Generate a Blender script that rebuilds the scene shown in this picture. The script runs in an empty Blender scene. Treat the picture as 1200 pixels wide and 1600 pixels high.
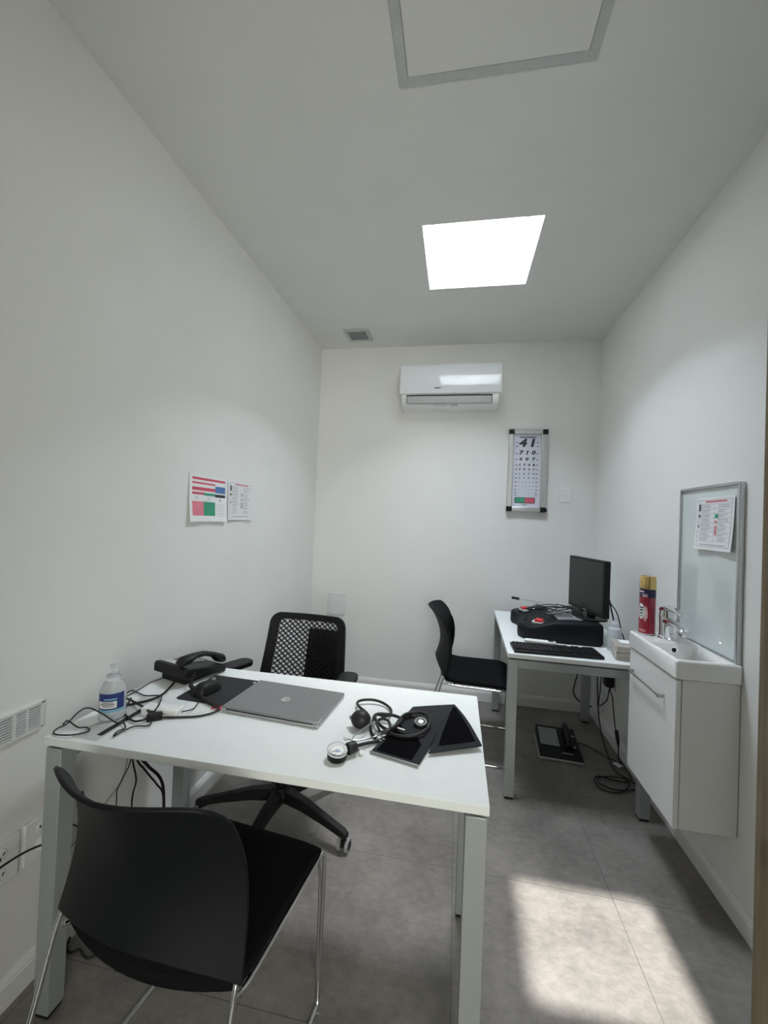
import bpy, bmesh, math, random
from mathutils import Vector, Matrix
random.seed(7)
PI = math.pi
SC = bpy.context.scene
COL = SC.collection

# ------------------------------------------------------------------ camera, world, sun, lamps, exposure
def unit(v): return Vector(v).normalized()
cr, cu, cw = unit((0.983754, 0.175104, 0.039578)), unit((-0.036035, -0.023371, 0.999077)), unit((-0.175868, 0.984272, 0.016682))
cd = bpy.data.cameras.new('camera'); cam = bpy.data.objects.new('camera', cd); COL.objects.link(cam)
cam.matrix_world = Matrix(((cr.x, cu.x, -cw.x, 0.0), (cr.y, cu.y, -cw.y, 0.0), (cr.z, cu.z, -cw.z, 1.38), (0, 0, 0, 1)))
cd.sensor_fit = 'VERTICAL'; cd.sensor_height = 36.0; cd.lens = 36.0 * 641.8 / 1600.0; cd.clip_start = 0.02
SC.camera = cam
SC.view_settings.view_transform = 'Standard'; SC.view_settings.look = 'None'
SC.view_settings.gamma = 1.0; SC.view_settings.use_curve_mapping = False
SC.view_settings.exposure = 1.17
SC.cycles.max_bounces = 12; SC.cycles.diffuse_bounces = 8; SC.cycles.glossy_bounces = 5
SC.cycles.transparent_max_bounces = 12; SC.cycles.sample_clamp_indirect = 6.0

W = bpy.data.worlds.new('sky'); SC.world = W; W.use_nodes = True
wn = W.node_tree; bg = wn.nodes['Background']
sky = wn.nodes.new('ShaderNodeTexSky'); sky.sky_type = 'NISHITA'; sky.sun_disc = False
sky.sun_elevation = math.radians(74); sky.sun_rotation = math.radians(30); sky.altitude = 100
hz = wn.nodes.new('ShaderNodeMix'); hz.data_type = 'RGBA'; hz.inputs['Factor'].default_value = 0.08   # thin bright haze with a little clear sky
hz.inputs['A'].default_value = (0.97, 1.0, 0.98, 1); wn.links.new(sky.outputs[0], hz.inputs['B'])
wn.links.new(hz.outputs['Result'], bg.inputs[0]); bg.inputs[1].default_value = 24.5

sl = bpy.data.lights.new('sun', 'SUN'); sl.energy = 4.5; sl.angle = math.radians(1.3); sl.color = (1.0, 0.94, 0.85)
sun = bpy.data.objects.new('sun', sl); COL.objects.link(sun)
sun.rotation_euler = Vector((0.143, -0.237, -1.0)).to_track_quat('-Z', 'Y').to_euler()
sun.location = (-1, 4, 6)

# sampling portal in the skylight opening (emits nothing itself)
pl_ = bpy.data.lights.new('skylight_portal', 'AREA'); pl_.shape = 'RECTANGLE'; pl_.size = 0.56; pl_.size_y = 0.55; pl_.cycles.is_portal = True
po = bpy.data.objects.new('skylight_portal', pl_); COL.objects.link(po); po.location = (0.065, 2.217, 3.198)

# added fill light, unseen in the corridor behind and right of the photographer
al = bpy.data.lights.new('corridor_fill_light', 'AREA'); al.shape = 'RECTANGLE'; al.size = 1.2; al.size_y = 1.5; al.energy = 25; al.color = (1.0, 1.0, 0.90)
ao = bpy.data.objects.new('corridor_fill_light', al); COL.objects.link(ao); ao.location = (0.75, -1.9, 1.55)
ao.rotation_euler = Vector((-1.75, 3.6, 0.05)).to_track_quat('-Z', 'Y').to_euler()

# ------------------------------------------------------------------ room measures (metres)
XL, XR, YB, ZC, YF = -1.179, 1.027, 3.305, 2.794, -0.22
SKX0, SKX1, SKY0, SKY1, SKZ = -0.215, 0.345, 1.942, 2.492, 3.20

# ------------------------------------------------------------------ materials
def mat(name, col, rough=0.5, metal=0.0, noise=0.0, nscale=20.0, bump=0.0, bscale=200.0, spec=0.5, trans=0.0, alpha=1.0, coat=0.0, ior=1.45, sheen=0.0):
    m = bpy.data.materials.new(name); m.use_nodes = True
    nt = m.node_tree; b = nt.nodes['Principled BSDF']
    b.inputs['Base Color'].default_value = (*col, 1); b.inputs['Roughness'].default_value = rough
    b.inputs['Metallic'].default_value = metal; b.inputs['Specular IOR Level'].default_value = spec
    b.inputs['Transmission Weight'].default_value = trans; b.inputs['Alpha'].default_value = alpha
    b.inputs['Coat Weight'].default_value = coat; b.inputs['IOR'].default_value = ior
    b.inputs['Sheen Weight'].default_value = sheen
    tc = nt.nodes.new('ShaderNodeTexCoord')
    if noise > 0:
        n = nt.nodes.new('ShaderNodeTexNoise'); n.inputs['Scale'].default_value = nscale; n.inputs['Detail'].default_value = 5
        nt.links.new(tc.outputs['Object'], n.inputs['Vector'])
        r = nt.nodes.new('ShaderNodeValToRGB')
        r.color_ramp.elements[0].position = 0.3; r.color_ramp.elements[1].position = 0.7
        r.color_ramp.elements[0].color = (*[c * (1 - noise) for c in col], 1)
        r.color_ramp.elements[1].color = (*[min(1, c * (1 + noise)) for c in col], 1)
        nt.links.new(n.outputs['Fac'], r.inputs['Fac']); nt.links.new(r.outputs['Color'], b.inputs['Base Color'])
    if bump > 0:
        n2 = nt.nodes.new('ShaderNodeTexNoise'); n2.inputs['Scale'].default_value = bscale; n2.inputs['Detail'].default_value = 3
        nt.links.new(tc.outputs['Object'], n2.inputs['Vector'])
        bp = nt.nodes.new('ShaderNodeBump'); bp.inputs['Strength'].default_value = bump; bp.inputs['Distance'].default_value = 0.002
        nt.links.new(n2.outputs['Fac'], bp.inputs['Height']); nt.links.new(bp.outputs['Normal'], b.inputs['Normal'])
    return m

M = {}
M['wall'] = mat('wall_paint', (0.80, 0.80, 0.78), 0.6, noise=0.015, nscale=3, bump=0.15, bscale=60, spec=0.3)
M['ceil'] = mat('ceiling_paint', (0.76, 0.76, 0.74), 0.8, noise=0.015, nscale=4, bump=0.1, bscale=80, spec=0.2)
M['trim'] = mat('baseboard_paint', (0.80, 0.80, 0.79), 0.4, noise=0.02, nscale=6)
M['alu'] = mat('brushed_aluminium', (0.62, 0.63, 0.64), 0.35, metal=0.9, noise=0.04, nscale=60)
M['legpaint'] = mat('silver_grey_powder_coat', (0.40, 0.43, 0.43), 0.4, metal=0.35, noise=0.02, nscale=80)
M['desk'] = mat('white_laminate', (0.80, 0.83, 0.83), 0.38, noise=0.015, nscale=30, bump=0.05, bscale=900)
M['plastic_b'] = mat('black_plastic', (0.007, 0.0075, 0.008), 0.45, bump=0.1, bscale=700, spec=0.35)
M['shell_b'] = mat('black_polypropylene', (0.004, 0.005, 0.0065), 0.55, bump=0.12, bscale=900, spec=0.28)
M['rubber_b'] = mat('black_rubber', (0.012, 0.012, 0.012), 0.5, noise=0.1, nscale=60)
M['fabric_b'] = mat('black_upholstery', (0.006, 0.006, 0.007), 0.95, bump=0.5, bscale=1200, spec=0.15, noise=0.2, nscale=300)
M['nylon_b'] = mat('black_nylon_cloth', (0.010, 0.011, 0.015), 0.8, bump=0.4, bscale=1500, noise=0.15, nscale=200)
M['velcro_b'] = mat('black_velcro', (0.004, 0.004, 0.005), 1.0, bump=0.6, bscale=2500, spec=0.05)
M['chrome'] = mat('chrome', (0.80, 0.81, 0.82), 0.09, metal=1.0, noise=0.01)
M['steel'] = mat('satin_steel', (0.55, 0.56, 0.57), 0.28, metal=1.0, noise=0.03)
M['silver'] = mat('laptop_silver', (0.29, 0.295, 0.30), 0.38, metal=0.7, noise=0.03, nscale=120)
M['silver_l'] = mat('laptop_edge', (0.62, 0.63, 0.64), 0.3, metal=0.8, noise=0.02)
M['white_p'] = mat('white_plastic', (0.82, 0.83, 0.83), 0.3, noise=0.01)
M['ac'] = mat('glossy_white_plastic', (0.80, 0.82, 0.85), 0.055, noise=0.008, spec=0.7, coat=0.5)
M['grey_p'] = mat('grey_plastic', (0.30, 0.31, 0.32), 0.5, noise=0.03)
M['grey_l'] = mat('light_grey_plastic', (0.52, 0.53, 0.53), 0.5, noise=0.03)
M['dark'] = mat('dark_slot', (0.02, 0.02, 0.02), 0.8, noise=0.1)
M['paper'] = mat('white_paper', (0.84, 0.84, 0.85), 0.8, noise=0.01)
M['ink'] = mat('black_ink', (0.04, 0.04, 0.05), 0.7, noise=0.05)
M['inkgrey'] = mat('grey_ink', (0.38, 0.39, 0.42), 0.8, noise=0.05)
M['inkred'] = mat('red_ink', (0.62, 0.10, 0.15), 0.7, noise=0.05)
M['inkpink'] = mat('pink_ink', (0.72, 0.22, 0.28), 0.7, noise=0.05)
M['inkgreen'] = mat('green_ink', (0.05, 0.33, 0.20), 0.7, noise=0.05)
M['inkblue'] = mat('blue_ink', (0.08, 0.20, 0.45), 0.7, noise=0.05)
M['chart'] = mat('chart_film', (0.66, 0.68, 0.76), 0.25, noise=0.01)
M['ceramic'] = mat('white_ceramic', (0.88, 0.88, 0.87), 0.08, noise=0.008, coat=0.6)
M['cab'] = mat('white_lacquer', (0.84, 0.84, 0.83), 0.28, noise=0.01)
M['cabside'] = mat('white_cabinet_side', (0.82, 0.82, 0.79), 0.35, noise=0.01)
M['mirror'] = mat('glossy_white_glass', (0.66, 0.71, 0.70), 0.04, noise=0.004, coat=0.5)
M['gold'] = mat('gold_cap', (0.70, 0.50, 0.20), 0.22, metal=0.85, noise=0.02)
M['canred'] = mat('dark_red_tin', (0.30, 0.008, 0.03), 0.2, coat=0.6, noise=0.03)
M['canblue'] = mat('navy_print', (0.02, 0.02, 0.07), 0.25, noise=0.03)
M['canpink'] = mat('pale_pink_print', (0.80, 0.55, 0.55), 0.4, noise=0.2, nscale=60)
M['redp'] = mat('red_plastic', (0.65, 0.03, 0.04), 0.35, noise=0.03)
M['hdpe'] = mat('translucent_plastic', (0.75, 0.80, 0.85), 0.35, trans=0.35, noise=0.01, ior=1.3)
M['clear'] = mat('clear_plastic', (0.93, 0.96, 0.98), 0.08, trans=0.85, noise=0.003, ior=1.12)
M['gel'] = mat('clear_gel', (0.88, 0.92, 0.95), 0.1, trans=0.6, noise=0.003, ior=1.1)
M['labelblue'] = mat('navy_label', (0.02, 0.04, 0.18), 0.4, noise=0.04)
M['labelcyan'] = mat('pale_blue_label', (0.25, 0.50, 0.62), 0.4, noise=0.04)
M['tissue'] = mat('kraft_tissue', (0.66, 0.60, 0.53), 0.9, noise=0.08, nscale=90)
M['screen'] = mat('dark_screen', (0.016, 0.018, 0.018), 0.4, noise=0.02)
M['padm'] = mat('mouse_pad_cloth', (0.02, 0.021, 0.024), 0.8, bump=0.3, bscale=1500, noise=0.05)
M['castergrey'] = mat('grey_caster_tread', (0.30, 0.31, 0.32), 0.5, noise=0.04)
M['coverplate'] = mat('cover_plate', (0.74, 0.76, 0.75), 0.3, noise=0.01)
M['corridor'] = mat('corridor_paint', (0.8, 0.8, 0.78), 0.7, noise=0.01)
M['hatchgrey'] = mat('hatch_profile_grey', (0.52, 0.54, 0.54), 0.5, metal=0.0, noise=0.04, nscale=30)

def wood_mat():
    m = bpy.data.materials.new('oak_veneer'); m.use_nodes = True; nt = m.node_tree; b = nt.nodes['Principled BSDF']
    tc = nt.nodes.new('ShaderNodeTexCoord'); mp = nt.nodes.new('ShaderNodeMapping'); mp.inputs['Scale'].default_value = (40, 40, 2.2)
    n = nt.nodes.new('ShaderNodeTexNoise'); n.inputs['Scale'].default_value = 1.6; n.inputs['Detail'].default_value = 8; n.inputs['Roughness'].default_value = 0.6
    r = nt.nodes.new('ShaderNodeValToRGB'); r.color_ramp.elements[0].position = 0.32; r.color_ramp.elements[1].position = 0.72
    r.color_ramp.elements[0].color = (0.13, 0.100, 0.066, 1); r.color_ramp.elements[1].color = (0.30, 0.245, 0.175, 1)
    nt.links.new(tc.outputs['Object'], mp.inputs['Vector']); nt.links.new(mp.outputs[0], n.inputs['Vector'])
    nt.links.new(n.outputs['Fac'], r.inputs['Fac']); nt.links.new(r.outputs['Color'], b.inputs['Base Color']); b.inputs['Roughness'].default_value = 0.5
    return m
M['wood'] = wood_mat()

def floor_mat():
    m = bpy.data.materials.new('grey_stoneware_tiles'); m.use_nodes = True; nt = m.node_tree; b = nt.nodes['Principled BSDF']
    L = nt.links.new
    tc = nt.nodes.new('ShaderNodeTexCoord')
    def noise(scale, detail, rough, stretch=None):
        n = nt.nodes.new('ShaderNodeTexNoise'); n.inputs['Scale'].default_value = scale; n.inputs['Detail'].default_value = detail; n.inputs['Roughness'].default_value = rough
        if stretch:
            mp = nt.nodes.new('ShaderNodeMapping'); mp.inputs['Scale'].default_value = stretch; L(tc.outputs['Object'], mp.inputs['Vector']); L(mp.outputs[0], n.inputs['Vector'])
        else: L(tc.outputs['Object'], n.inputs['Vector'])
        return n
    n1 = noise(3.2, 6, 0.62); n2 = noise(28, 5, 0.7, (1, 1.6, 1)); n3 = noise(260, 2, 0.5)
    def math_(op, a, bb=None, v=None):
        k = nt.nodes.new('ShaderNodeMath'); k.operation = op
        if isinstance(a, (int, float)): k.inputs[0].default_value = a
        else: L(a, k.inputs[0])
        if bb is not None:
            if isinstance(bb, (int, float)): k.inputs[1].default_value = bb
            else: L(bb, k.inputs[1])
        return k.outputs[0]
    s = math_('ADD', math_('ADD', math_('MULTIPLY', n1.outputs['Fac'], 0.55), math_('MULTIPLY', n2.outputs['Fac'], 0.33)), math_('MULTIPLY', n3.outputs['Fac'], 0.14))
    r = nt.nodes.new('ShaderNodeValToRGB'); r.color_ramp.elements[0].position = 0.38; r.color_ramp.elements[1].position = 0.66
    r.color_ramp.elements[0].color = (0.125, 0.115, 0.107, 1); r.color_ramp.elements[1].color = (0.285, 0.262, 0.244, 1)
    L(s, r.inputs['Fac'])
    sx = nt.nodes.new('ShaderNodeSeparateXYZ'); L(tc.outputs['Object'], sx.inputs[0])
    def joint(out, off, size):
        fr = math_('FRACT', math_('DIVIDE', math_('SUBTRACT', out, off), size))
        d = math_('ABSOLUTE', math_('SUBTRACT', fr, 0.5))
        return math_('GREATER_THAN', d, 0.5 - 0.0013 / size)
    j = math_('MAXIMUM', joint(sx.outputs['X'], 0.0315 - 5.885, 0.5885), joint(sx.outputs['Y'], 1.098 - 5.92, 0.592))
    mx = nt.nodes.new('ShaderNodeMix'); mx.data_type = 'RGBA'
    L(j, mx.inputs['Factor']); L(r.outputs['Color'], mx.inputs['A']); mx.inputs['B'].default_value = (0.10, 0.095, 0.09, 1)
    L(mx.outputs['Result'], b.inputs['Base Color'])
    rr = math_('ADD', math_('MULTIPLY', n2.outputs['Fac'], 0.25), 0.33); L(rr, b.inputs['Roughness'])
    bp = nt.nodes.new('ShaderNodeBump'); bp.inputs['Strength'].default_value = 0.25; bp.inputs['Distance'].default_value = 0.002
    L(math_('SUBTRACT', n2.outputs['Fac'], j), bp.inputs['Height']); L(bp.outputs['Normal'], b.inputs['Normal'])
    return m
M['floor'] = floor_mat()

def pane_mat():
    m = bpy.data.materials.new('skylight_pane'); m.use_nodes = True; nt = m.node_tree
    for n in list(nt.nodes): nt.nodes.remove(n)
    o = nt.nodes.new('ShaderNodeOutputMaterial'); t = nt.nodes.new('ShaderNodeBsdfTransparent'); g = nt.nodes.new('ShaderNodeBsdfGlossy')
    f = nt.nodes.new('ShaderNodeFresnel'); f.inputs[0].default_value = 1.3
    t.inputs[0].default_value = (0.95, 0.97, 0.98, 1); g.inputs['Roughness'].default_value = 0.05
    x = nt.nodes.new('ShaderNodeMixShader'); nt.links.new(f.outputs[0], x.inputs[0]); nt.links.new(t.outputs[0], x.inputs[1]); nt.links.new(g.outputs[0], x.inputs[2]); nt.links.new(x.outputs[0], o.inputs[0])
    return m
M['pane'] = pane_mat()
def film_mat():
    m = bpy.data.materials.new('plastic_wrap'); m.use_nodes = True; nt = m.node_tree
    for n in list(nt.nodes): nt.nodes.remove(n)
    o = nt.nodes.new('ShaderNodeOutputMaterial'); t = nt.nodes.new('ShaderNodeBsdfTransparent'); g = nt.nodes.new('ShaderNodeBsdfGlossy')
    g.inputs['Roughness'].default_value = 0.15; t.inputs[0].default_value = (0.97, 0.97, 0.98, 1)
    nz = nt.nodes.new('ShaderNodeTexNoise'); nz.inputs['Scale'].default_value = 60
    bp = nt.nodes.new('ShaderNodeBump'); bp.inputs['Distance'].default_value = 0.01; nt.links.new(nz.outputs['Fac'], bp.inputs['Height']); nt.links.new(bp.outputs[0], g.inputs['Normal'])
    x = nt.nodes.new('ShaderNodeMixShader'); x.inputs[0].default_value = 0.28; nt.links.new(t.outputs[0], x.inputs[1]); nt.links.new(g.outputs[0], x.inputs[2]); nt.links.new(x.outputs[0], o.inputs[0])
    return m
M['film'] = film_mat()

# ------------------------------------------------------------------ mesh building
def rz(a): return Matrix.Rotation(a, 4, 'Z')
def T(x, y, z): return Matrix.Translation((x, y, z))
I4 = Matrix.Identity(4)

def catmull(pts, k=6):
    p = [Vector(q) for q in pts]
    if len(p) < 3: return p
    out = []
    for i in range(len(p) - 1):
        a = p[i - 1] if i else p[0] * 2 - p[1]; b = p[i]; c = p[i + 1]; d = p[i + 2] if i + 2 < len(p) else p[-1] * 2 - p[-2]
        for s in range(k):
            t = s / k
            out.append(0.5 * ((2 * b) + (c - a) * t + (2 * a - 5 * b + 4 * c - d) * t * t + (3 * b - a - 3 * c + d) * t ** 3))
    out.append(p[-1]); return out

class G:
    def __init__(s): s.v = []; s.f = []; s.m = []
    def add(s, vs, fs, mi=0, X=I4):
        o = len(s.v); s.v += [X @ Vector(v) for v in vs]; s.f += [[i + o for i in f] for f in fs]; s.m += [mi] * len(fs); return s
    def box(s, a, b, mi=0, X=I4):
        (x0, y0, z0), (x1, y1, z1) = a, b
        return s.add([(x0, y0, z0), (x1, y0, z0), (x1, y1, z0), (x0, y1, z0), (x0, y0, z1), (x1, y0, z1), (x1, y1, z1), (x0, y1, z1)],
                     [(0, 3, 2, 1), (4, 5, 6, 7), (0, 1, 5, 4), (1, 2, 6, 5), (2, 3, 7, 6), (3, 0, 4, 7)], mi, X)
    def cyl(s, a, b, r0, r1=None, n=20, mi=0, X=I4, cap=True):
        a = Vector(a); b = Vector(b); r1 = r0 if r1 is None else r1
        d = (b - a).normalized(); u = d.orthogonal().normalized(); w = d.cross(u)
        vs = []
        for c, r in ((a, r0), (b, r1)):
            for i in range(n):
                t = 2 * PI * i / n; vs.append(c + u * (r * math.cos(t)) + w * (r * math.sin(t)))
        fs = [(i, (i + 1) % n, n + (i + 1) % n, n + i) for i in range(n)]
        if cap: fs += [tuple(range(n - 1, -1, -1)), tuple(range(n, 2 * n))]
        return s.add(vs, fs, mi, X)
    def lathe(s, prof, n=32, mi=0, X=I4, mis=None):
        vs = []; k = len(prof)
        for r, z in prof:
            for i in range(n):
                t = 2 * PI * i / n; vs.append((r * math.cos(t), r * math.sin(t), z))
        for j in range(k - 1):
            pass
        o = len(s.v); s.v += [X @ Vector(v) for v in vs]
        for j in range(k - 1):
            for i in range(n):
                s.f.append([o + j * n + i, o + j * n + (i + 1) % n, o + (j + 1) * n + (i + 1) % n, o + (j + 1) * n + i]); s.m.append(mis[j] if mis else mi)
        opn = prof[0] == prof[-1]
        if prof[0][0] > 1e-5 and not opn: s.f.append([o + i for i in range(n - 1, -1, -1)]); s.m.append(mis[0] if mis else mi)
        if prof[-1][0] > 1e-5 and not opn: s.f.append([o + (k - 1) * n + i for i in range(n)]); s.m.append(mis[-1] if mis else mi)
        return s
    def tube(s, pts, r, n=8, mi=0, smooth=6, X=I4, r_end=None):
        p = catmull(pts, smooth) if smooth else [Vector(q) for q in pts]
        N = len(p); vs = []; u = None
        for i in range(N):
            d = (p[min(i + 1, N - 1)] - p[max(i - 1, 0)])
            if d.length < 1e-9: d = Vector((0, 0, 1))
            d.normalize()
            if u is None: u = d.orthogonal().normalized()
            else:
                u = u - d * u.dot(d); u = u.normalized() if u.length > 1e-6 else d.orthogonal().normalized()
            w = d.cross(u); rr = r if r_end is None else r + (r_end - r) * i / (N - 1)
            for k in range(n):
                t = 2 * PI * k / n; vs.append(p[i] + u * (rr * math.cos(t)) + w * (rr * math.sin(t)))
        fs = []
        for i in range(N - 1):
            for k in range(n): fs.append((i * n + k, i * n + (k + 1) % n, (i + 1) * n + (k + 1) % n, (i + 1) * n + k))
        fs += [tuple(range(n - 1, -1, -1)), tuple(range((N - 1) * n, N * n))]
        return s.add(vs, fs, mi, X)
    def prism(s, poly, z0, z1, mi=0, X=I4, mi_top=None):
        n = len(poly); vs = [(x, y, z0) for x, y in poly] + [(x, y, z1) for x, y in poly]
        s.add(vs, [(i, (i + 1) % n, n + (i + 1) % n, n + i) for i in range(n)] + [tuple(range(n - 1, -1, -1))], mi, X)
        return s.add(vs[n:], [tuple(range(n))], mi if mi_top is None else mi_top, X)
    def sheet(s, grid, th, mi=0, X=I4, normal=None):
        """a curved sheet with thickness from a grid[row][col] of points"""
        R = len(grid); C = len(grid[0]); g = [[Vector(q) for q in row] for row in grid]
        top = []; bot = []
        for i in range(R):
            for j in range(C):
                a = g[min(i + 1, R - 1)][j] - g[max(i - 1, 0)][j]; b = g[i][min(j + 1, C - 1)] - g[i][max(j - 1, 0)]
                nn = a.cross(b); nn = nn.normalized() if nn.length > 1e-9 else Vector((0, 0, 1))
                top.append(g[i][j] + nn * th / 2); bot.append(g[i][j] - nn * th / 2)
        K = R * C; fs = []
        for i in range(R - 1):
            for j in range(C - 1):
                q = (i * C + j, i * C + j + 1, (i + 1) * C + j + 1, (i + 1) * C + j)
                fs.append(q[::-1]); fs.append(tuple(x + K for x in q))
        per = [j for j in range(C)] + [i * C + C - 1 for i in range(1, R)] + [(R - 1) * C + j for j in range(C - 2, -1, -1)] + [i * C for i in range(R - 2, 0, -1)]
        for k in range(len(per)):
            a, b = per[k], per[(k + 1) % len(per)]; fs.append((a, b, b + K, a + K))
        return s.add(top + bot, fs, mi, X)
    def ell(s, c, r, n=20, mi=0, X=I4, p0=-1.0, p1=1.0):
        k = n // 2; prof = []
        vs = []
        for j in range(k + 1):
            ph = -PI / 2 + PI * j / k; ph = max(p0 * PI / 2, min(p1 * PI / 2, ph))
            for i in range(n):
                t = 2 * PI * i / n; vs.append((c[0] + r[0] * math.cos(ph) * math.cos(t), c[1] + r[1] * math.cos(ph) * math.sin(t), c[2] + r[2] * math.sin(ph)))
        fs = [(j * n + i, j * n + (i + 1) % n, (j + 1) * n + (i + 1) % n, (j + 1) * n + i) for j in range(k) for i in range(n)]
        return s.add(vs, fs, mi, X)
    def build(s, name, mats, parent=None, bevel=0.0, seg=2, sharp=35, sub=0, world=False):
        me = bpy.data.meshes.new(name); me.from_pydata([tuple(v) for v in s.v], [], s.f)
        ms = mats if isinstance(mats, (list, tuple)) else [mats]
        for k in ms: me.materials.append(M[k])
        me.polygons.foreach_set('material_index', s.m); me.polygons.foreach_set('use_smooth', [True] * len(s.f))
        bm = bmesh.new(); bm.from_mesh(me); bmesh.ops.remove_doubles(bm, verts=bm.verts, dist=1e-6); bmesh.ops.recalc_face_normals(bm, faces=bm.faces); bm.to_mesh(me); bm.free()
        me.set_sharp_from_angle(angle=math.radians(sharp)); me.update()
        o = bpy.data.objects.new(name, me); COL.objects.link(o)
        if bevel > 0:
            b = o.modifiers.new('bevel', 'BEVEL'); b.width = bevel; b.segments = seg; b.limit_method = 'ANGLE'; b.angle_limit = math.radians(40)
        if sub: q = o.modifiers.new('sub', 'SUBSURF'); q.levels = sub; q.render_levels = sub
        if parent:
            o.parent = parent
            if world:
                root = parent; Mw = Matrix.Identity(4)
                while root is not None: Mw = root.matrix_basis @ Mw if root.parent is None else root.matrix_parent_inverse @ root.matrix_basis @ Mw; root = root.parent
                o.matrix_parent_inverse = Mw.inverted()
        return o

def rrect(x0, y0, x1, y1, r, n=6):
    out = []
    for cx, cy, a in ((x1 - r, y1 - r, 0), (x0 + r, y1 - r, 90), (x0 + r, y0 + r, 180), (x1 - r, y0 + r, 270)):
        for i in range(n + 1):
            t = math.radians(a + 90 * i / n); out.append((cx + r * math.cos(t), cy + r * math.sin(t)))
    return out

def thing(name, label, cat, loc=(0, 0, 0), rotz=0.0, group=None):
    o = bpy.data.objects.new(name, None); COL.objects.link(o); o.empty_display_size = 0.05
    o.location = loc; o.rotation_euler = (0, 0, rotz); o['label'] = label; o['category'] = cat
    if group: o['group'] = group
    return o
def tag(o, label, cat, group=None):
    o['label'] = label; o['category'] = cat
    if group: o['group'] = group
    return o
def struct(o, label=None):
    o['kind'] = 'structure'
    if label: o['label'] = label
    return o
def text(name, s, size, X, mk, parent, extrude=0.0003, bold=0.0, shear=0.0, align='CENTER', space=1.0):
    c = bpy.data.curves.new(name, 'FONT'); c.body = s; c.size = size; c.extrude = extrude; c.offset = bold; c.shear = shear; c.align_x = align; c.align_y = 'CENTER'; c.space_character = space
    c.resolution_u = 3
    t = bpy.data.objects.new(name, c); COL.objects.link(t)
    dg = bpy.context.evaluated_depsgraph_get(); me = bpy.data.meshes.new_from_object(t.evaluated_get(dg)); bpy.data.objects.remove(t)
    me.materials.clear(); me.materials.append(M[mk]); me.name = name
    o = bpy.data.objects.new(name, me); COL.objects.link(o); o.matrix_basis = X
    if parent: o.parent = parent
    return o
# orientation matrices for lettering: readable when looking towards +y / on a horizontal top
FACE_Y = Matrix.Rotation(PI / 2, 4, 'X')

# ================================================================== SETTING
struct(G().box((XL - 0.4, YF - 2.4, -0.1), (XR + 0.9, YB + 0.2, 0)).build('floor', 'floor'))
g = G()
Z2 = SKZ
g.box((XL - 0.2, YF - 0.12, ZC), (SKX0, YB + 0.2, Z2)); g.box((SKX1, YF - 0.12, ZC), (XR + 0.2, YB + 0.2, Z2))
g.box((SKX0, YF - 0.12, ZC), (SKX1, SKY0, Z2)); g.box((SKX0, SKY1, ZC), (SKX1, YB + 0.2, Z2))
struct(g.build('ceiling', 'ceil', sharp=20))
struct(G().box((XL - 0.15, YF - 0.12, 0), (XL, YB + 0.15, ZC)).build('wall_left', 'wall'))
struct(G().box((XR, YF - 0.12, 0), (XR + 0.15, YB + 0.15, ZC)).build('wall_right', 'wall'))
struct(G().box((XL, YB, 0), (XR, YB + 0.15, ZC)).build('wall_back', 'wall'))
DX0, DX1, DZ = -0.42, 0.70, 2.35
g = G(); g.box((XL, YF - 0.12, 0), (DX0, YF, ZC)); g.box((DX1, YF - 0.12, 0), (XR, YF, ZC)); g.box((DX0, YF - 0.12, DZ), (DX1, YF, ZC))
struct(g.build('wall_front', 'wall'))
# corridor shell behind the photographer
g = G(); g.box((XL - 0.5, YF - 2.4, 0), (XL - 0.4, YF - 0.12, 2.8)); g.box((XR + 0.9, YF - 2.4, 0), (XR + 1.0, YF - 0.12, 2.8)); g.box((XL - 0.5, YF - 2.5, 0), (XR + 1.0, YF - 2.4, 2.8))
g.box((XL - 0.5, YF - 2.5, 2.8), (XR + 1.0, YF - 0.12, 2.9)); g.box((XL - 0.5, YF - 0.14, 0), (XL - 0.15, YF - 0.12, 2.8)); g.box((XR + 0.15, YF - 0.14, 0), (XR + 1.0, YF - 0.12, 2.8))
struct(g.build('wall_corridor', 'corridor'))

def baseboard(name, a, b, inward):
    a = Vector((*a, 0)); b = Vector((*b, 0)); n = Vector((*inward, 0))
    prof = [(0, 0), (0.014, 0), (0.014, 0.062), (0.0115, 0.066), (0.0115, 0.070), (0.006, 0.080), (0.004, 0.084), (0, 0.084)]
    vs = [a + n * d + Vector((0, 0, z)) for d, z in prof] + [b + n * d + Vector((0, 0, z)) for d, z in prof]
    k = len(prof); fs = [(i, (i + 1) % k, k + (i + 1) % k, k + i) for i in range(k)] + [tuple(range(k - 1, -1, -1)), tuple(range(k, 2 * k))]
    return struct(G().add(vs, fs).build(name, 'trim', sharp=20))
baseboard('baseboard_left', (XL, YF), (XL, YB), (1, 0)); baseboard('baseboard_right', (XR, YF), (XR, YB), (-1, 0)); baseboard('baseboard_back', (XL + 0.014, YB), (XR - 0.014, YB), (0, -1))

# skylight: white frame inside the shaft, glass pane on top
g = G(); w = 0.028
g.box((SKX0, SKY0, 3.13), (SKX0 + w, SKY1, 3.19)); g.box((SKX1 - w, SKY0, 3.13), (SKX1, SKY1, 3.19)); g.box((SKX0 + w, SKY0, 3.13), (SKX1 - w, SKY0 + w, 3.19)); g.box((SKX0 + w, SKY1 - w - 0.012, 3.13), (SKX1 - w, SKY1, 3.19))
g.box((SKX0 + w, SKY1 - w - 0.02, 3.145), (SKX0 + w + 0.02, SKY1 - w, 3.175)); g.box((SKX1 - w - 0.03, SKY1 - w - 0.02, 3.145), (SKX1 - w - 0.005, SKY1 - w, 3.175))
win = struct(g.build('window_1', 'white_p', bevel=0.002))
G().box((SKX0, SKY0, 3.190), (SKX1, SKY1, 3.196)).build('pane', 'pane', win)

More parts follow.
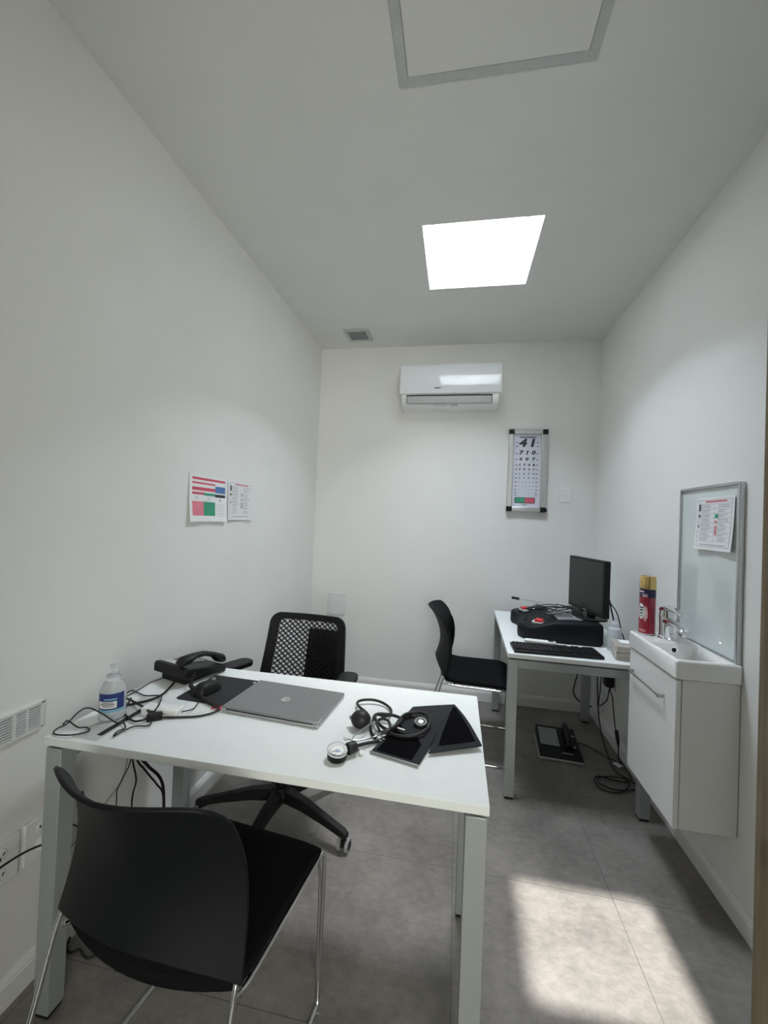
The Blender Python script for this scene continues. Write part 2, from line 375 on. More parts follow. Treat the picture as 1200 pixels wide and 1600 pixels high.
# door: open leaf at the photographer's right, seen almost edge-on
dx, dy = 0.421, 0.660; hx, hy = 0.665, YF + 0.02
ang = math.atan2(hy - dy, hx - dx); dl = math.hypot(hx - dx, hy - dy)
d = bpy.data.objects.new('door_1', None); COL.objects.link(d); d.location = (dx, dy, 0); d.rotation_euler = (0, 0, ang); struct(d)
G().box((0, 0, 0.008), (dl, 0.04, 2.06)).build('door_leaf', 'wood', d, bevel=0.0015)
g = G(); g.box((-0.0015, 0.008, 0.995), (0.001, 0.030, 1.075)); g.box((-0.006, 0.013, 1.025), (0.001, 0.025, 1.045)); g.build('latch_plate', 'steel', d, bevel=0.0005)
g = G(); g.cyl((0.05, -0.001, 0.955), (0.05, -0.008, 0.955), 0.02); g.cyl((0.05, -0.008, 0.955), (0.05, -0.02, 0.955), 0.008); g.build('keyhole_escutcheon', 'steel', d, bevel=0.001)
g = G(); g.box((DX0, YF - 0.14, 0), (DX0 + 0.035, YF + 0.012, DZ)); g.box((DX1 - 0.03, YF - 0.14, 0), (DX1, YF + 0.012, DZ)); g.box((DX0 + 0.035, YF - 0.14, DZ - 0.035), (DX1 - 0.03, YF + 0.012, DZ))
struct(g.build('trim_door', 'wood'))

# ================================================================== CEILING FITTINGS
hat = thing('access_hatch', 'square ceiling access hatch with a grey metal border, in front of the skylight', 'hatch', (0.065, 1.0, ZC))
hw = 0.301; fw = 0.03
g = G(); g.box((-hw, -hw, -0.004), (-hw + fw, hw, 0)); g.box((hw - fw, -hw, -0.004), (hw, hw, 0)); g.box((-hw + fw, -hw, -0.004), (hw - fw, -hw + fw, 0)); g.box((-hw + fw, hw - fw, -0.004), (hw - fw, hw, 0))
g.build('frame', 'hatchgrey', hat, bevel=0.0005)
G().box((-hw + fw + 0.002, -hw + fw + 0.002, -0.006), (hw - fw - 0.002, hw - fw - 0.002, 0)).build('panel', 'ceil', hat, bevel=0.0005)
v = thing('ceiling_vent', 'small square plastic air vent in the ceiling beside the left back corner', 'vent', (-0.802, 3.06, ZC))
g = G(); a = 0.098; b = 0.070
g.box((-a, -a, -0.012), (-b, a, 0)); g.box((b, -a, -0.012), (a, a, 0)); g.box((-b, -a, -0.012), (b, -b, 0)); g.box((-b, b, -0.012), (b, a, 0)); g.build('frame', 'grey_l', v, bevel=0.004)
g = G(); g.box((-b, -b, -0.003), (b, b, 0), 1)
for i in range(9):
    y = -b + 0.008 + i * 0.0155; g.box((-b, y, -0.009), (b, y + 0.007, -0.004), 0, T(0, 0, 0))
g.build('grille', ['grey_p', 'dark'], v)

# ================================================================== BACK WALL THINGS
ac = thing('air_conditioner', 'white wall-mounted split air conditioner high on the back wall', 'air conditioner', (-0.091, YB, 2.25))
g = G(); hw = 0.378
prof = [(0, 0.0), (-0.10, 0.0), (-0.150, 0.018), (-0.180, 0.045), (-0.192, 0.085), (-0.192, 0.30), (-0.17, 0.318), (0, 0.32)]
k = len(prof)
vs = [(-hw + 0.012, y, z) for y, z in prof] + [(hw - 0.012, y, z) for y, z in prof]
g.add(vs, [(i, (i + 1) % k, k + (i + 1) % k, k + i) for i in range(k)] + [tuple(range(k)), tuple(range(2 * k - 1, k - 1, -1))]); g.build('body', 'white_p', ac, bevel=0.008, seg=3)
g = G()
pf = [(-0.196, 0.088), (-0.208, 0.094), (-0.209, 0.18), (-0.206, 0.27), (-0.198, 0.305), (-0.184, 0.322), (-0.176, 0.322), (-0.19, 0.30), (-0.196, 0.27)]
k = len(pf); vs = [(-hw, y, z) for y, z in pf] + [(hw, y, z) for y, z in pf]
g.add(vs, [(i, (i + 1) % k, k + (i + 1) % k, k + i) for i in range(k)] + [tuple(range(k)), tuple(range(2 * k - 1, k - 1, -1))]); g.build('front_panel', 'ac', ac, bevel=0.005, seg=3, sharp=50)
Xs = T(0, -0.1830, 0.054) @ Matrix.Rotation(math.radians(22), 4, 'X')
g = G(); g.box((-0.325, -0.002, -0.033), (0.315, 0.006, 0.033), 0, Xs); g.build('outlet_slot', 'dark', ac)
g = G(); g.box((-0.320, -0.007, -0.030), (0.310, -0.001, 0.024), 0, Xs); g.build('flap', 'grey_l', ac, bevel=0.002)
g = G()
for i, wd in enumerate((0.006, 0.009, 0.007, 0.008, 0.006)): g.box((-0.115 + i * 0.0105, -0.2102, 0.128), (-0.115 + i * 0.0105 + wd, -0.2085, 0.137))
g.build('logo', 'ink', ac)
g = G(); g.box((-0.115, -0.152, 0.016), (-0.02, -0.150, 0.019), 0); g.box((0.01, -0.152, 0.014), (0.065, -0.150, 0.022), 0); g.build('small_print', 'inkgrey', ac)

ch = thing('eye_chart', 'aluminium framed eye test chart of numbers on the back wall', 'eye chart', (0.511, YB, 1.478)); ch.rotation_euler = (0, math.radians(0.3), 0)
W2, H2 = 0.142, 0.628
def bar(x0, z0, x1, z1):
    return G().box((x0, -0.042, z0), (x1, 0.0, z1)).build('frame_bar', 'alu', ch, bevel=0.004)
bar(-W2, 0.035, -W2 + 0.036, H2 - 0.035); bar(W2 - 0.044, 0.035, W2, H2 - 0.035); bar(-W2 + 0.037, 0, W2 - 0.037, 0.034); bar(-W2 + 0.037, H2 - 0.034, W2 - 0.037, H2)
for x0 in (-W2 - 0.001, W2 - 0.038):
    for z0 in (-0.001, H2 - 0.036): G().box((x0, -0.045, z0), (x0 + 0.039, 0.0, z0 + 0.037)).build('corner_cap', 'plastic_b', ch, bevel=0.003)
G().box((-W2 + 0.036, -0.020, 0.034), (W2 - 0.044, 0.0, H2 - 0.034)).build('chart_panel', 'chart', ch)
G().cyl((W2 + 0.001, -0.02, 0.016), (W2 + 0.012, -0.02, 0.016), 0.012).build('knob', 'plastic_b', ch)
cx = -0.004
def chart_row(s, z, size, spread, bold=0.0012):
    n = len(s)
    for i, c in enumerate(s):
        x = cx + (i - (n - 1) / 2) * spread if n > 1 else cx
        text('numeral', c, size, T(x, -0.0208, z) @ FACE_Y @ Matrix.Scale(1.3, 4, (1, 0, 0)), 'ink', ch, bold=bold, shear=0.15)
chart_row('41', 0.525, 0.082, 0.070, 0.0036)
chart_row('710', 0.452, 0.041, 0.046, 0.0020); chart_row('407', 0.402, 0.031, 0.047, 0.0016)
chart_row('1748', 0.358, 0.0215, 0.034, 0.0014); chart_row('7347', 0.324, 0.018, 0.034, 0.0012); chart_row('1674', 0.289, 0.0155, 0.034, 0.0010)
chart_row('4704', 0.257, 0.0135, 0.034, 0.0008)
g = G()
for r, z in enumerate((0.226, 0.196, 0.168, 0.143)):
    for i in range(5): g.box((cx - 0.053 + i * 0.0255, -0.0205, z - 0.0028 + 0.0005 * r), (cx - 0.053 + i * 0.0255 + 0.006 - r * 0.0009, -0.0198, z + 0.0028 - 0.0005 * r))
for z in (0.530, 0.500, 0.445, 0.400, 0.357, 0.324, 0.289, 0.257, 0.226, 0.196, 0.168, 0.143, 0.125):
    g.box((-0.087, -0.0205, z - 0.0030), (-0.072, -0.0198, z + 0.0025)); g.box((0.064, -0.0205, z - 0.0022), (0.082, -0.0198, z + 0.0022))
g.box((-0.062, -0.0205, 0.567), (0.058, -0.0198, 0.574)); o = g.build('small_markings', 'ink', ch); o['kind'] = 'stuff'
g = G(); g.box((-0.083, -0.0215, 0.064), (0.066, -0.0198, 0.108), 0); g.build('colour_strip_border', 'ink', ch)
G().box((-0.078, -0.0225, 0.068), (-0.008, -0.0210, 0.104)).build('green_field', 'inkgreen', ch); G().box((-0.008, -0.0225, 0.068), (0.061, -0.0210, 0.104)).build('red_field', 'inkred', ch)
G().box((-0.03, -0.0205, 0.047), (0.008, -0.0198, 0.055)).build('maker_mark', 'inkgrey', ch)

sw = thing('light_switch', 'white rectangular light switch plate on the back wall beside the eye chart', 'switch', (0.800, YB, 1.560))
G().box((-0.040, -0.009, 0), (0.040, 0, 0.126)).build('plate', 'white_p', sw, bevel=0.003)
G().box((-0.022, -0.0115, 0.025), (0.022, -0.008, 0.100)).build('insert', 'white_p', sw, bevel=0.0012)
G().box((-0.018, -0.016, 0.050), (0.018, -0.011, 0.066)).build('rocker', 'white_p', sw, bevel=0.0015)

def cover(x, z, w, h, label):
    t = thing('cover_plate', label, 'wall plate', (x, YB, z))
    G().box((-w / 2, -0.008, 0), (w / 2, 0, h)).build('plate', 'coverplate', t, bevel=0.002)
    for sx in (-1, 1):
        for zz in (0.014, h - 0.014): G().cyl((sx * (w / 2 - 0.016), -0.0075, zz), (sx * (w / 2 - 0.016), -0.0105, zz), 0.005, n=12).build('screw', 'steel', t)
cover(-0.957, 0.573, 0.150, 0.178, 'blank square white cover plate with four screws, the upper of two on the back wall')
cover(-0.948, 0.300, 0.160, 0.196, 'blank white cover plate mostly hidden behind the office chair back')

# ================================================================== LEFT WALL THINGS
def paper_sheet(name, label, cat, y0, y1, z0, z1, curl=0.012, wallx=XL, side=1, group=None):
    """sheet pinned to a side wall; side=1 faces +x, -1 faces -x ; returns thing and a function (u,v)->point"""
    t = thing(name, label, cat, (wallx, (y0 + y1) / 2, z0), 0, group)
    def P(u, v, off=0.0):
        # u 0..1 along the wall, v 0..1 upwards
        c = curl * ((1 - v) ** 2) * (0.35 + 0.65 * abs(math.cos(u * PI))) + 0.004
        return Vector((side * (c + off), (u - 0.5) * (y1 - y0), v * (z1 - z0)))
    grid = [[P(i / 8, j / 8) for j in range(9)] for i in range(9)]
    G().sheet(grid, 0.0006).build('sheet', 'paper', t)
    return t, P
def ink(t, P, rects, name, mk, off=0.0011):
    g = G()
    if name in ('small_print', 'dark_symbols', 'print_lines', 'ruled_lines', 'centre_symbols', 'red_symbols'): stuff_ = True
    else: stuff_ = False
    for (u0, v0, u1, v1) in rects:
        n = max(1, int(abs(u1 - u0) * 8)); m = max(1, int(abs(v1 - v0) * 8))
        vs = []; fs = []
        for i in range(n + 1):
            for j in range(m + 1): vs.append(P(u0 + (u1 - u0) * i / n, v0 + (v1 - v0) * j / m, off))
        for i in range(n):
            for j in range(m): fs.append((i * (m + 1) + j, (i + 1) * (m + 1) + j, (i + 1) * (m + 1) + j + 1, i * (m + 1) + j + 1))
        g.add(vs, fs)
    o = g.build(name, mk, t)
    if stuff_: o['kind'] = 'stuff'
t, P = paper_sheet('printed_notice', 'paper notice with red, blue and green blocks taped to the left wall', 'notice', 1.640, 1.938, 1.333, 1.552, 0.014)
F = lambda u: u
ink(t, P, [(0.06, 0.885, 0.95, 0.935), (0.06, 0.80, 0.66, 0.835), (0.06, 0.66, 0.66, 0.73), (0.06, 0.575, 0.36, 0.625)], 'red_bars', 'inkred')
ink(t, P, [(0.66, 0.64, 0.95, 0.79)], 'blue_block', 'inkblue'); ink(t, P, [(0.36, 0.565, 0.66, 0.62), (0.35, 0.13, 0.66, 0.43)], 'green_blocks', 'inkgreen')
ink(t, P, [(0.66, 0.545, 0.95, 0.61)], 'dark_bar', 'ink'); ink(t, P, [(0.06, 0.13, 0.35, 0.43)], 'pink_block', 'inkpink')
ink(t, P, [(0.13, 0.47, 0.20, 0.475), (0.13, 0.53, 0.20, 0.535), (0.13, 0.475, 0.14, 0.53), (0.19, 0.475, 0.20, 0.53), (0.46, 0.46, 0.52, 0.465), (0.46, 0.52, 0.52, 0.525), (0.46, 0.465, 0.47, 0.52), (0.51, 0.465, 0.52, 0.52), (0.77, 0.46, 0.83, 0.50)] + [(0.70, 0.38 - i * 0.05, 0.92, 0.387 - i * 0.05) for i in range(6)], 'small_print', 'inkgrey')
def table_notice(t, P):
    ink(t, P, [(0.25, 0.905, 0.82, 0.93)], 'red_heading', 'inkred')
    ln = [(0.05, 0.06, 0.95, 0.068), (0.05, 0.95, 0.95, 0.958), (0.05, 0.06, 0.058, 0.955), (0.942, 0.06, 0.95, 0.955), (0.49, 0.17, 0.496, 0.87)]
    for i in range(9): ln.append((0.05, 0.16 + i * 0.089, 0.95, 0.165 + i * 0.089))
    ink(t, P, ln, 'ruled_lines', 'inkgrey')
    tx = []
    rnd = random.Random(3)
    for i in range(8):
        for k in range(2):
            z = 0.185 + i * 0.089 + k * 0.032
            tx.append((0.14, z, 0.14 + 0.28 * rnd.uniform(0.6, 1), z + 0.012)); tx.append((0.60, z, 0.60 + 0.3 * rnd.uniform(0.5, 1), z + 0.012))
    tx.append((0.15, 0.09, 0.85, 0.105)); ink(t, P, tx, 'print_lines', 'inkgrey')
    ink(t, P, [(0.07, 0.74, 0.12, 0.87), (0.07, 0.62, 0.12, 0.67), (0.07, 0.42, 0.10, 0.47)], 'dark_symbols', 'ink')
t, P = paper_sheet('printed_notice', 'white table notice with a red heading on the left wall, beside the coloured notice', 'notice', 1.955, 2.205, 1.343, 1.550, 0.008)
table_notice(t, P); ink(t, P, [(0.52, 0.62, 0.58, 0.70), (0.52, 0.50, 0.58, 0.56), (0.52, 0.30, 0.58, 0.46)], 'centre_symbols', 'inkgrey')

gr = thing('wall_grille', 'white slatted ventilation grille on the left wall above the sockets', 'grille', (XL, 0.895, 0.735))
g = G(); g.box((0, -0.125, 0), (0.002, 0.045, 0.074), 2); g.box((0, 0.052, 0), (0.002, 0.125, 0.074), 1); g.box((0, -0.130, 0.070), (0.009, 0.130, 0.076)); g.box((0, -0.130, -0.002), (0.009, 0.130, 0.003)); g.box((0, 0.122, 0), (0.009, 0.130, 0.074)); g.box((0, -0.130, 0), (0.009, -0.122, 0.074)); g.box((0, 0.045, 0), (0.008, 0.052, 0.074)); g.box((0, 0.082, 0), (0.007, 0.086, 0.074))
g.build('frame', ['coverplate', 'inkgrey', 'grey_p'], gr)
g = G()
for i in range(9): g.box((0.003, -0.122, 0.0065 + i * 0.0073), (0.0055, 0.122, 0.0095 + i * 0.0073))
g.build('slats', 'coverplate', gr)

def outlet(name, label, x, y0, y1, z0, z1, side, group=None, screws=True, holes=2):
    t = thing(name, label, 'socket', (x, (y0 + y1) / 2, z0), 0, group); w = y1 - y0; h = z1 - z0
    X = Matrix.Scale(-1, 4, (1, 0, 0)) if side < 0 else I4
    G().box((0, -w / 2, 0), (0.011, w / 2, h), 0, X).build('plate', 'white_p', t, bevel=0.003)
    for q in range(holes):
        cz = h * (0.5 if holes == 1 else (0.27 + 0.46 * q))
        g = G(); g.cyl((0.0105, 0, cz), (0.0135, 0, cz), 0.017, n=24, X=X); o = g.build('socket_face', 'white_p', t, bevel=0.001)
        g = G()
        for (yy, zz, a) in ((-0.008, 0.003, 30), (0.008, 0.003, -30), (0, -0.008, 0)):
            g.box((0.0130, -0.0016, -0.0045), (0.0141, 0.0016, 0.0045), 0, X @ T(0, yy, cz + zz) @ Matrix.Rotation(math.radians(a), 4, 'X'))
        g.build('pin_holes', 'dark', o)
    return t
outlet('wall_socket', 'white double wall socket with a round plug, half hidden by the desk leg', XL, 0.985, 1.085, 0.353, 0.471, 1)
outlet('wall_socket', 'white wall socket plate nearest the photographer on the left wall', XL, 0.870, 0.972, 0.352, 0.470, 1)
pl = thing('plug', 'white round plug with a black cord, pushed into the left wall socket', 'plug', (XL + 0.0145, 1.035, 0.397))
g = G(); g.lathe([(0.0, 0), (0.022, 0), (0.024, 0.010), (0.019, 0.026), (0.010, 0.036), (0, 0.037)], 24, X=Matrix.Rotation(PI / 2, 4, 'Y')); g.build('plug_body', 'white_p', pl)
pcab = G().tube([(0.030, -0.004, 0.0), (0.046, -0.05, 0.03), (0.05, -0.10, 0.048), (0.05, -0.16, 0.055), (0.045, -0.24, 0.045), (0.045, -0.36, 0.0), (0.03, -0.5, -0.12)], 0.003).build('cord', 'rubber_b', pl)

# ================================================================== RIGHT WALL: MIRROR, NOTICE, SOCKET
mi = thing('wall_board', 'glossy white wall board with a thin metal frame above the washbasin', 'wall board', (XR, 1.898, 0.905))
MW, MH = 0.205, 0.663
G().box((-0.010, -MW + 0.008, 0.006), (0, MW - 0.008, MH - 0.008)).build('glossy_panel', 'mirror', mi)
g = G(); g.box((-0.020, -MW, 0), (0, -MW + 0.012, MH)); g.box((-0.020, MW - 0.008, 0), (0, MW, MH)); g.box((-0.020, -MW + 0.012, MH - 0.010), (0, MW - 0.008, MH)); g.box((-0.016, -MW + 0.012, 0), (0, MW - 0.008, 0.005)); g.build('frame', 'steel', mi, bevel=0.002)
t, P0 = paper_sheet('printed_notice', 'white table notice with a red heading taped to the glossy board', 'notice', 1.727, 1.968, 1.306, 1.520, 0.012, XR - 0.011, -1)
P = lambda u, v, off=0.0: P0(1 - u, v, off)
table_notice(t, P); ink(t, P, [(0.52, 0.60, 0.60, 0.68)], 'green_symbol', 'inkgreen'); ink(t, P, [(0.52, 0.50, 0.58, 0.56), (0.52, 0.28, 0.58, 0.46)], 'red_symbols', 'inkpink')
outlet('wall_socket', 'white wall socket plate low on the right wall beneath the computer desk', XR, 3.035, 3.165, 0.125, 0.245, -1)
outlet('wall_socket', 'white socket plate on the right wall holding the black power adapter', XR, 2.80, 2.92, 0.35, 0.465, -1)
pa = thing('power_adapter', 'black plug-in power adapter on the right wall under the computer desk', 'power adapter', (XR - 0.0145, 2.86, 0.370))
G().box((-0.048, -0.035, 0), (0, 0.030, 0.085)).build('body', 'plastic_b', pa, bevel=0.006)
G().tube([(-0.02, 0.03, 0.02), (-0.03, 0.052, 0.006), (-0.02, 0.065, 0.018), (-0.01, 0.048, 0.03)], 0.0028).build('cable_tie_loop', 'rubber_b', pa)
G().tube([(-0.02, -0.02, 0.0), (-0.03, -0.045, -0.006), (-0.025, -0.06, 0.012), (-0.012, -0.045, 0.02)], 0.0022).build('cord_loop', 'rubber_b', pa)

# ================================================================== DESKS
def desk(label, loc, rot, L, D, H, name='desk'):
    t = thing(name, label, 'desk', loc, rot)
    G().box((-L / 2, -D / 2, H - 0.022), (L / 2, D / 2, H)).build('desktop', 'desk', t, bevel=0.0015)
    lw = 0.048; top = H - 0.030
    for sx in (-1, 1):
        xo = sx * (L / 2 - 0.004); x0, x1 = sorted((xo, xo - sx * lw))
        ys = {}
        for sy in (-1, 1):
            yo = sy * (D / 2 - 0.004); y0, y1 = sorted((yo, yo - sy * lw)); ys[sy] = (y0, y1)
            o = G().box((x0, y0, 0.012), (x1, y1, top)).build('leg', 'legpaint', t, bevel=0.002)
            G().box((x0 + 0.004, y0 + 0.004, 0), (x1 - 0.004, y1 - 0.004, 0.012)).build('foot', 'rubber_b', o)
        G().box((x0, ys[-1][1], top - 0.040), (x1, ys[1][0], top)).build('side_rail', 'legpaint', t, bevel=0.0015)
        for sy in (-1, 1): G().box((x0 + 0.010, ys[sy][0] + 0.006, top), (x1 - 0.010, ys[sy][1] - 0.006, H - 0.022)).build('spacer', 'dark', t)
    for sy in (-1, 1):
        y = sy * (D / 2 - 0.14); G().box((-L / 2 + 0.052, y - 0.015, top - 0.028), (L / 2 - 0.052, y + 0.015, top - 0.002)).build('long_rail', 'legpaint', t, bevel=0.0015)
    return t
FD = (-0.494, 1.2447); FL, FDP, FH = 1.176, 0.588, 0.752
fd = desk('white topped desk with silver metal legs, in front of the office chair', (*FD, 0), 0.0, FL, FDP, FH)
gp = G().box((-1.012 - FD[0], 0.968 - FD[1], FH), (-0.934 - FD[0], 1.225 - FD[1], FH + 0.0018)).build('cable_flap', 'grey_l', fd, bevel=0.0006)
G().box((-0.955 - FD[0], 0.990 - FD[1], FH + 0.0010), (-0.939 - FD[0], 1.175 - FD[1], FH + 0.0032)).build('brush_slot', 'dark', gp)
RH = 0.728
rd = desk('white topped computer desk on silver legs, against the right wall', (0.622, 2.672, 0), PI / 2 - math.radians(1.2), 1.03, 0.672, RH, 'computer_desk')

# ================================================================== VISITOR CHAIRS
def visitor_chair(label, loc, rot):
    t = thing('visitor_chair', label, 'chair', loc, rot, 'black visitor chairs with chrome sled frames')
    # backrest: curved shell
    def shell_at(u, v, fwd=0.0):
        hw = 0.240 - 0.030 * v - 0.014 * max(0, (v - 0.84) / 0.16) ** 2
        z = 0.474 + 0.373 * v - 0.016 * (abs(u) ** 6) * max(0, (v - 0.55) / 0.45) + 0.062 * (1 - v) ** 2 * (1 - u * u)
        y = -0.268 + 0.036 * math.sin(PI * v * 0.9) - 0.058 * v ** 2.5 + 0.072 * abs(u) ** 1.8 - 0.012 * max(0, (v - 0.85) / 0.15) ** 2
        return (u * hw, y + fwd, z)
    grid = [[shell_at(-1 + 2 * i / 16, j / 14) for i in range(17)] for j in range(15)]
    sh = G().sheet(grid, 0.009).build('backrest', 'shell_b', t, bevel=0.003, sharp=60)
    # moulded side sleeves that take the frame
    for sx in (-1, 1):
        g = G(); g.tube([shell_at(sx * 0.945, v_, 0.010) for v_ in (0.0, 0.12, 0.25, 0.4, 0.55, 0.7)], 0.011, n=10, r_end=0.004); g.build('frame_sleeve', 'shell_b', sh, sharp=60)
    # seat
    R, C = 15, 15; grid = []
    for j in range(R):
        v = j / (R - 1); row = []
        for i in range(C):
            u = -1 + 2 * i / (C - 1)
            yb = -0.232 + 0.045 * u * u; yf = 0.215 - 0.015 * u ** 4
            hw = 0.224 + 0.006 * v - 0.010 * max(0, (v - 0.92) / 0.08) ** 2
            y = yb + (yf - yb) * v
            z = 0.449 - 0.030 * max(0, (v - 0.80) / 0.2) ** 2 - 0.006 * (1 - u * u) + 0.010 * max(0, (0.15 - v) / 0.15)
            row.append((u * hw, y, z))
        grid.append(row)
    G().sheet(grid, 0.022).build('seat', 'fabric_b', t, bevel=0.005, sharp=60)
    # chrome sled frame, one side loop each
    for sx in (-1, 1):
        x = sx * 0.226
        g = G()
        g.tube([shell_at(sx * 0.945, 0.25, 0.010), shell_at(sx * 0.945, 0.02, 0.008), (sx * 0.230, -0.212, 0.44), (sx * 0.232, -0.262, 0.26), (sx * 0.240, -0.335, 0.045), (sx * 0.240, -0.330, 0.010), (sx * 0.239, -0.290, 0.0065),
                (sx * 0.236, -0.05, 0.0065), (sx * 0.232, 0.165, 0.0065), (sx * 0.231, 0.194, 0.010), (sx * 0.230, 0.199, 0.040), (sx * 0.230, 0.203, 0.20), (sx * 0.230, 0.206, 0.385), (sx * 0.229, 0.200, 0.418), (sx * 0.227, 0.165, 0.428),
                (sx * 0.225, 0.0, 0.427), (sx * 0.223, -0.15, 0.428), (sx * 0.224, -0.198, 0.445)], 0.0058, n=10, smooth=5)
        g.tube([(sx * 0.230, 0.190, 0.075), (sx * 0.2285, 0.188, 0.20), (sx * 0.2275, 0.186, 0.36), (sx * 0.226, 0.176, 0.420)], 0.0048, n=8, smooth=4)
        g.build('side_frame', 'chrome', t, sharp=60)
        for yy in (0.165, -0.27): G().box((sx * 0.2375 - 0.008, yy - 0.014, 0.0), (sx * 0.2375 + 0.008, yy + 0.014, 0.008)).build('glide', 'clear' if yy > 0 else 'clear', t, bevel=0.002)
    g = G(); g.tube([(-0.226, 0.10, 0.426), (0.226, 0.10, 0.426)], 0.0055, smooth=0); g.tube([(-0.224, -0.14, 0.427), (0.224, -0.14, 0.427)], 0.0055, smooth=0)
    g.build('cross_bar', 'chrome', t, sharp=60)
    return t
visitor_chair('black visitor chair in the foreground, its back to the photographer', (-0.590, 0.972, 0), math.radians(-6.5))
visitor_chair('black visitor chair seen from the side, pulled up to the computer desk', (0.165, 2.665, 0), math.radians(-92))

# ================================================================== OFFICE CHAIR
def office_chair(loc, rot):
    t = thing('office_chair', 'black swivel office chair with a perforated back, behind the front desk', 'office chair', loc, rot)
    # backrest in x-z, local y is behind the sitter (+y). bottom z 0.50, top 0.865
    yb = 0.205; z0, z1 = 0.49, 0.868
    def bend(x, z, off=0.0):
        q = (z - z0) / (z1 - z0)
        return Vector((x * (1.08 - 0.13 * q), yb + 0.055 * q - 0.9 * x * x * 0.6 + off - 0.03 * (1 - q) ** 2, z))
    n = 8
    outer = rrect(-0.213, z0, 0.213, z1, 0.050, n); inner = rrect(-0.166, z0 + 0.05, 0.170, z1 - 0.032, 0.035, n)
    # subdivide along straight runs for the bend
    def dens(poly):
        out = []
        for i in range(len(poly)):
            a = poly[i]; b = poly[(i + 1) % len(poly)]
            k = 8 if math.dist(a, b) > 0.05 else 1
            for s in range(k): out.append((a[0] + (b[0] - a[0]) * s / k, a[1] + (b[1] - a[1]) * s / k))
        return out
    o_, i_ = dens(outer), dens(inner); N = len(o_); th = 0.016
    vs = [bend(x, z, -th / 2) for x, z in o_] + [bend(x, z, -th / 2) for x, z in i_] + [bend(x, z, th / 2) for x, z in o_] + [bend(x, z, th / 2) for x, z in i_]
    fs = []
    for k in range(N):
        m = (k + 1) % N
        fs += [(k, m, N + m, N + k), (2 * N + k, 3 * N + k, 3 * N + m, 2 * N + m), (k, 2 * N + k, 2 * N + m, m), (N + k, N + m, 3 * N + m, 3 * N + k)]
    back = G().add(vs, fs).build('backrest_frame', 'plastic_b', t, bevel=0.003, sharp=50)
    g = G(); x0, x1, zz0, zz1 = -0.168, 0.172, z0 + 0.048, z1 - 0.030
    for sgn in (1, -1):
        sp = 0.0245; slope = 0.80
        c = -1.0
        while c < 1.5:
            # line z = zz0 + c + sgn*slope*(x)
            pts = []
            m = 26
            for k in range(m + 1):
                x = x0 + (x1 - x0) * k / m; z = zz0 + c + sgn * slope * x
                ok = zz0 - 0.002 <= z <= zz1 + 0.002
                if ok: pts.append(tuple(bend(x, z, 0.001 * sgn)))
                else:
                    if len(pts) > 1: g.tube(pts, 0.0036, n=4, smooth=0)
                    pts = []
            if len(pts) > 1: g.tube(pts, 0.0036, n=4, smooth=0)
            c += sp
    g.build('backrest_lattice', 'plastic_b', t)
    # solid lumbar plate behind one half, and the spine
    poly = rrect(-0.005, z0 + 0.03, 0.165, z1 - 0.075, 0.02, 4)
    nn = len(poly); vs = [bend(x, z, 0.022) for x, z in poly] + [bend(x, z, 0.030) for x, z in poly]
    G().add(vs, [tuple(range(nn)), tuple(range(2 * nn - 1, nn - 1, -1))] + [(k, nn + k, nn + (k + 1) % nn, (k + 1) % nn) for k in range(nn)]).build('lumbar_plate', 'plastic_b', t, sharp=50)
    g = G(); g.tube([(0, 0.05, 0.40), (0, 0.18, 0.405), (0, 0.245, 0.45), (0, 0.262, 0.56), (0, 0.265, 0.66)], 0.022, n=10, r_end=0.014); g.build('back_spine', 'plastic_b', t, sharp=60)
    # seat
    grid = []
    for j in range(13):
        v = j / 12; row = []
        for i in range(13):
            u = -1 + 2 * i / 12; hw = 0.235 - 0.05 * abs(2 * v - 1) ** 4; y = -0.245 + 0.45 * v + 0.02 * (u * u) * (1 if v < 0.5 else -1)
            row.append((u * hw, y, 0.475 - 0.03 * (1 - v) ** 4 - 0.008 * (1 - u * u)))
        grid.append(row)
    G().sheet(grid, 0.05).build('seat', 'fabric_b', t, bevel=0.012, sharp=60)
    G().box((-0.10, -0.12, 0.405), (0.10, 0.12, 0.448)).build('tilt_mechanism', 'plastic_b', t, bevel=0.01)
    for sx in (-1, 1):
        sw_ = math.radians(-14) * sx if sx < 0 else math.radians(4)
        Xp = T(sx * 0.288, -0.02 if sx > 0 else 0.0, 0.648) @ rz(sw_ if sx > 0 else math.radians(-24))
        a = G().prism(rrect(-0.042, -0.12, 0.042, 0.115, 0.035, 6), -0.012, 0.012, X=Xp).build('armrest_pad', 'plastic_b', t, bevel=0.006, seg=3)
        g = G(); g.box((-0.018, -0.035, 0.46), (0.018, 0.035, 0.638), 0, T(sx * 0.283, 0.0, 0)); g.tube([(sx * 0.09, 0, 0.425), (sx * 0.24, 0, 0.42), (sx * 0.283, 0, 0.45), (sx * 0.283, 0, 0.50)], 0.018, n=8); g.build('armrest_post', 'plastic_b', t, bevel=0.004)
    G().cyl((0, 0, 0.12), (0, 0, 0.26), 0.026).cyl((0, 0, 0.26), (0, 0, 0.41), 0.014).build('gas_column', 'plastic_b', t, bevel=0.002)
    hub = G().lathe([(0.0, 0.085), (0.045, 0.085), (0.055, 0.10), (0.052, 0.125), (0.036, 0.145), (0, 0.146)], 24).build('hub', 'plastic_b', t, sharp=40)
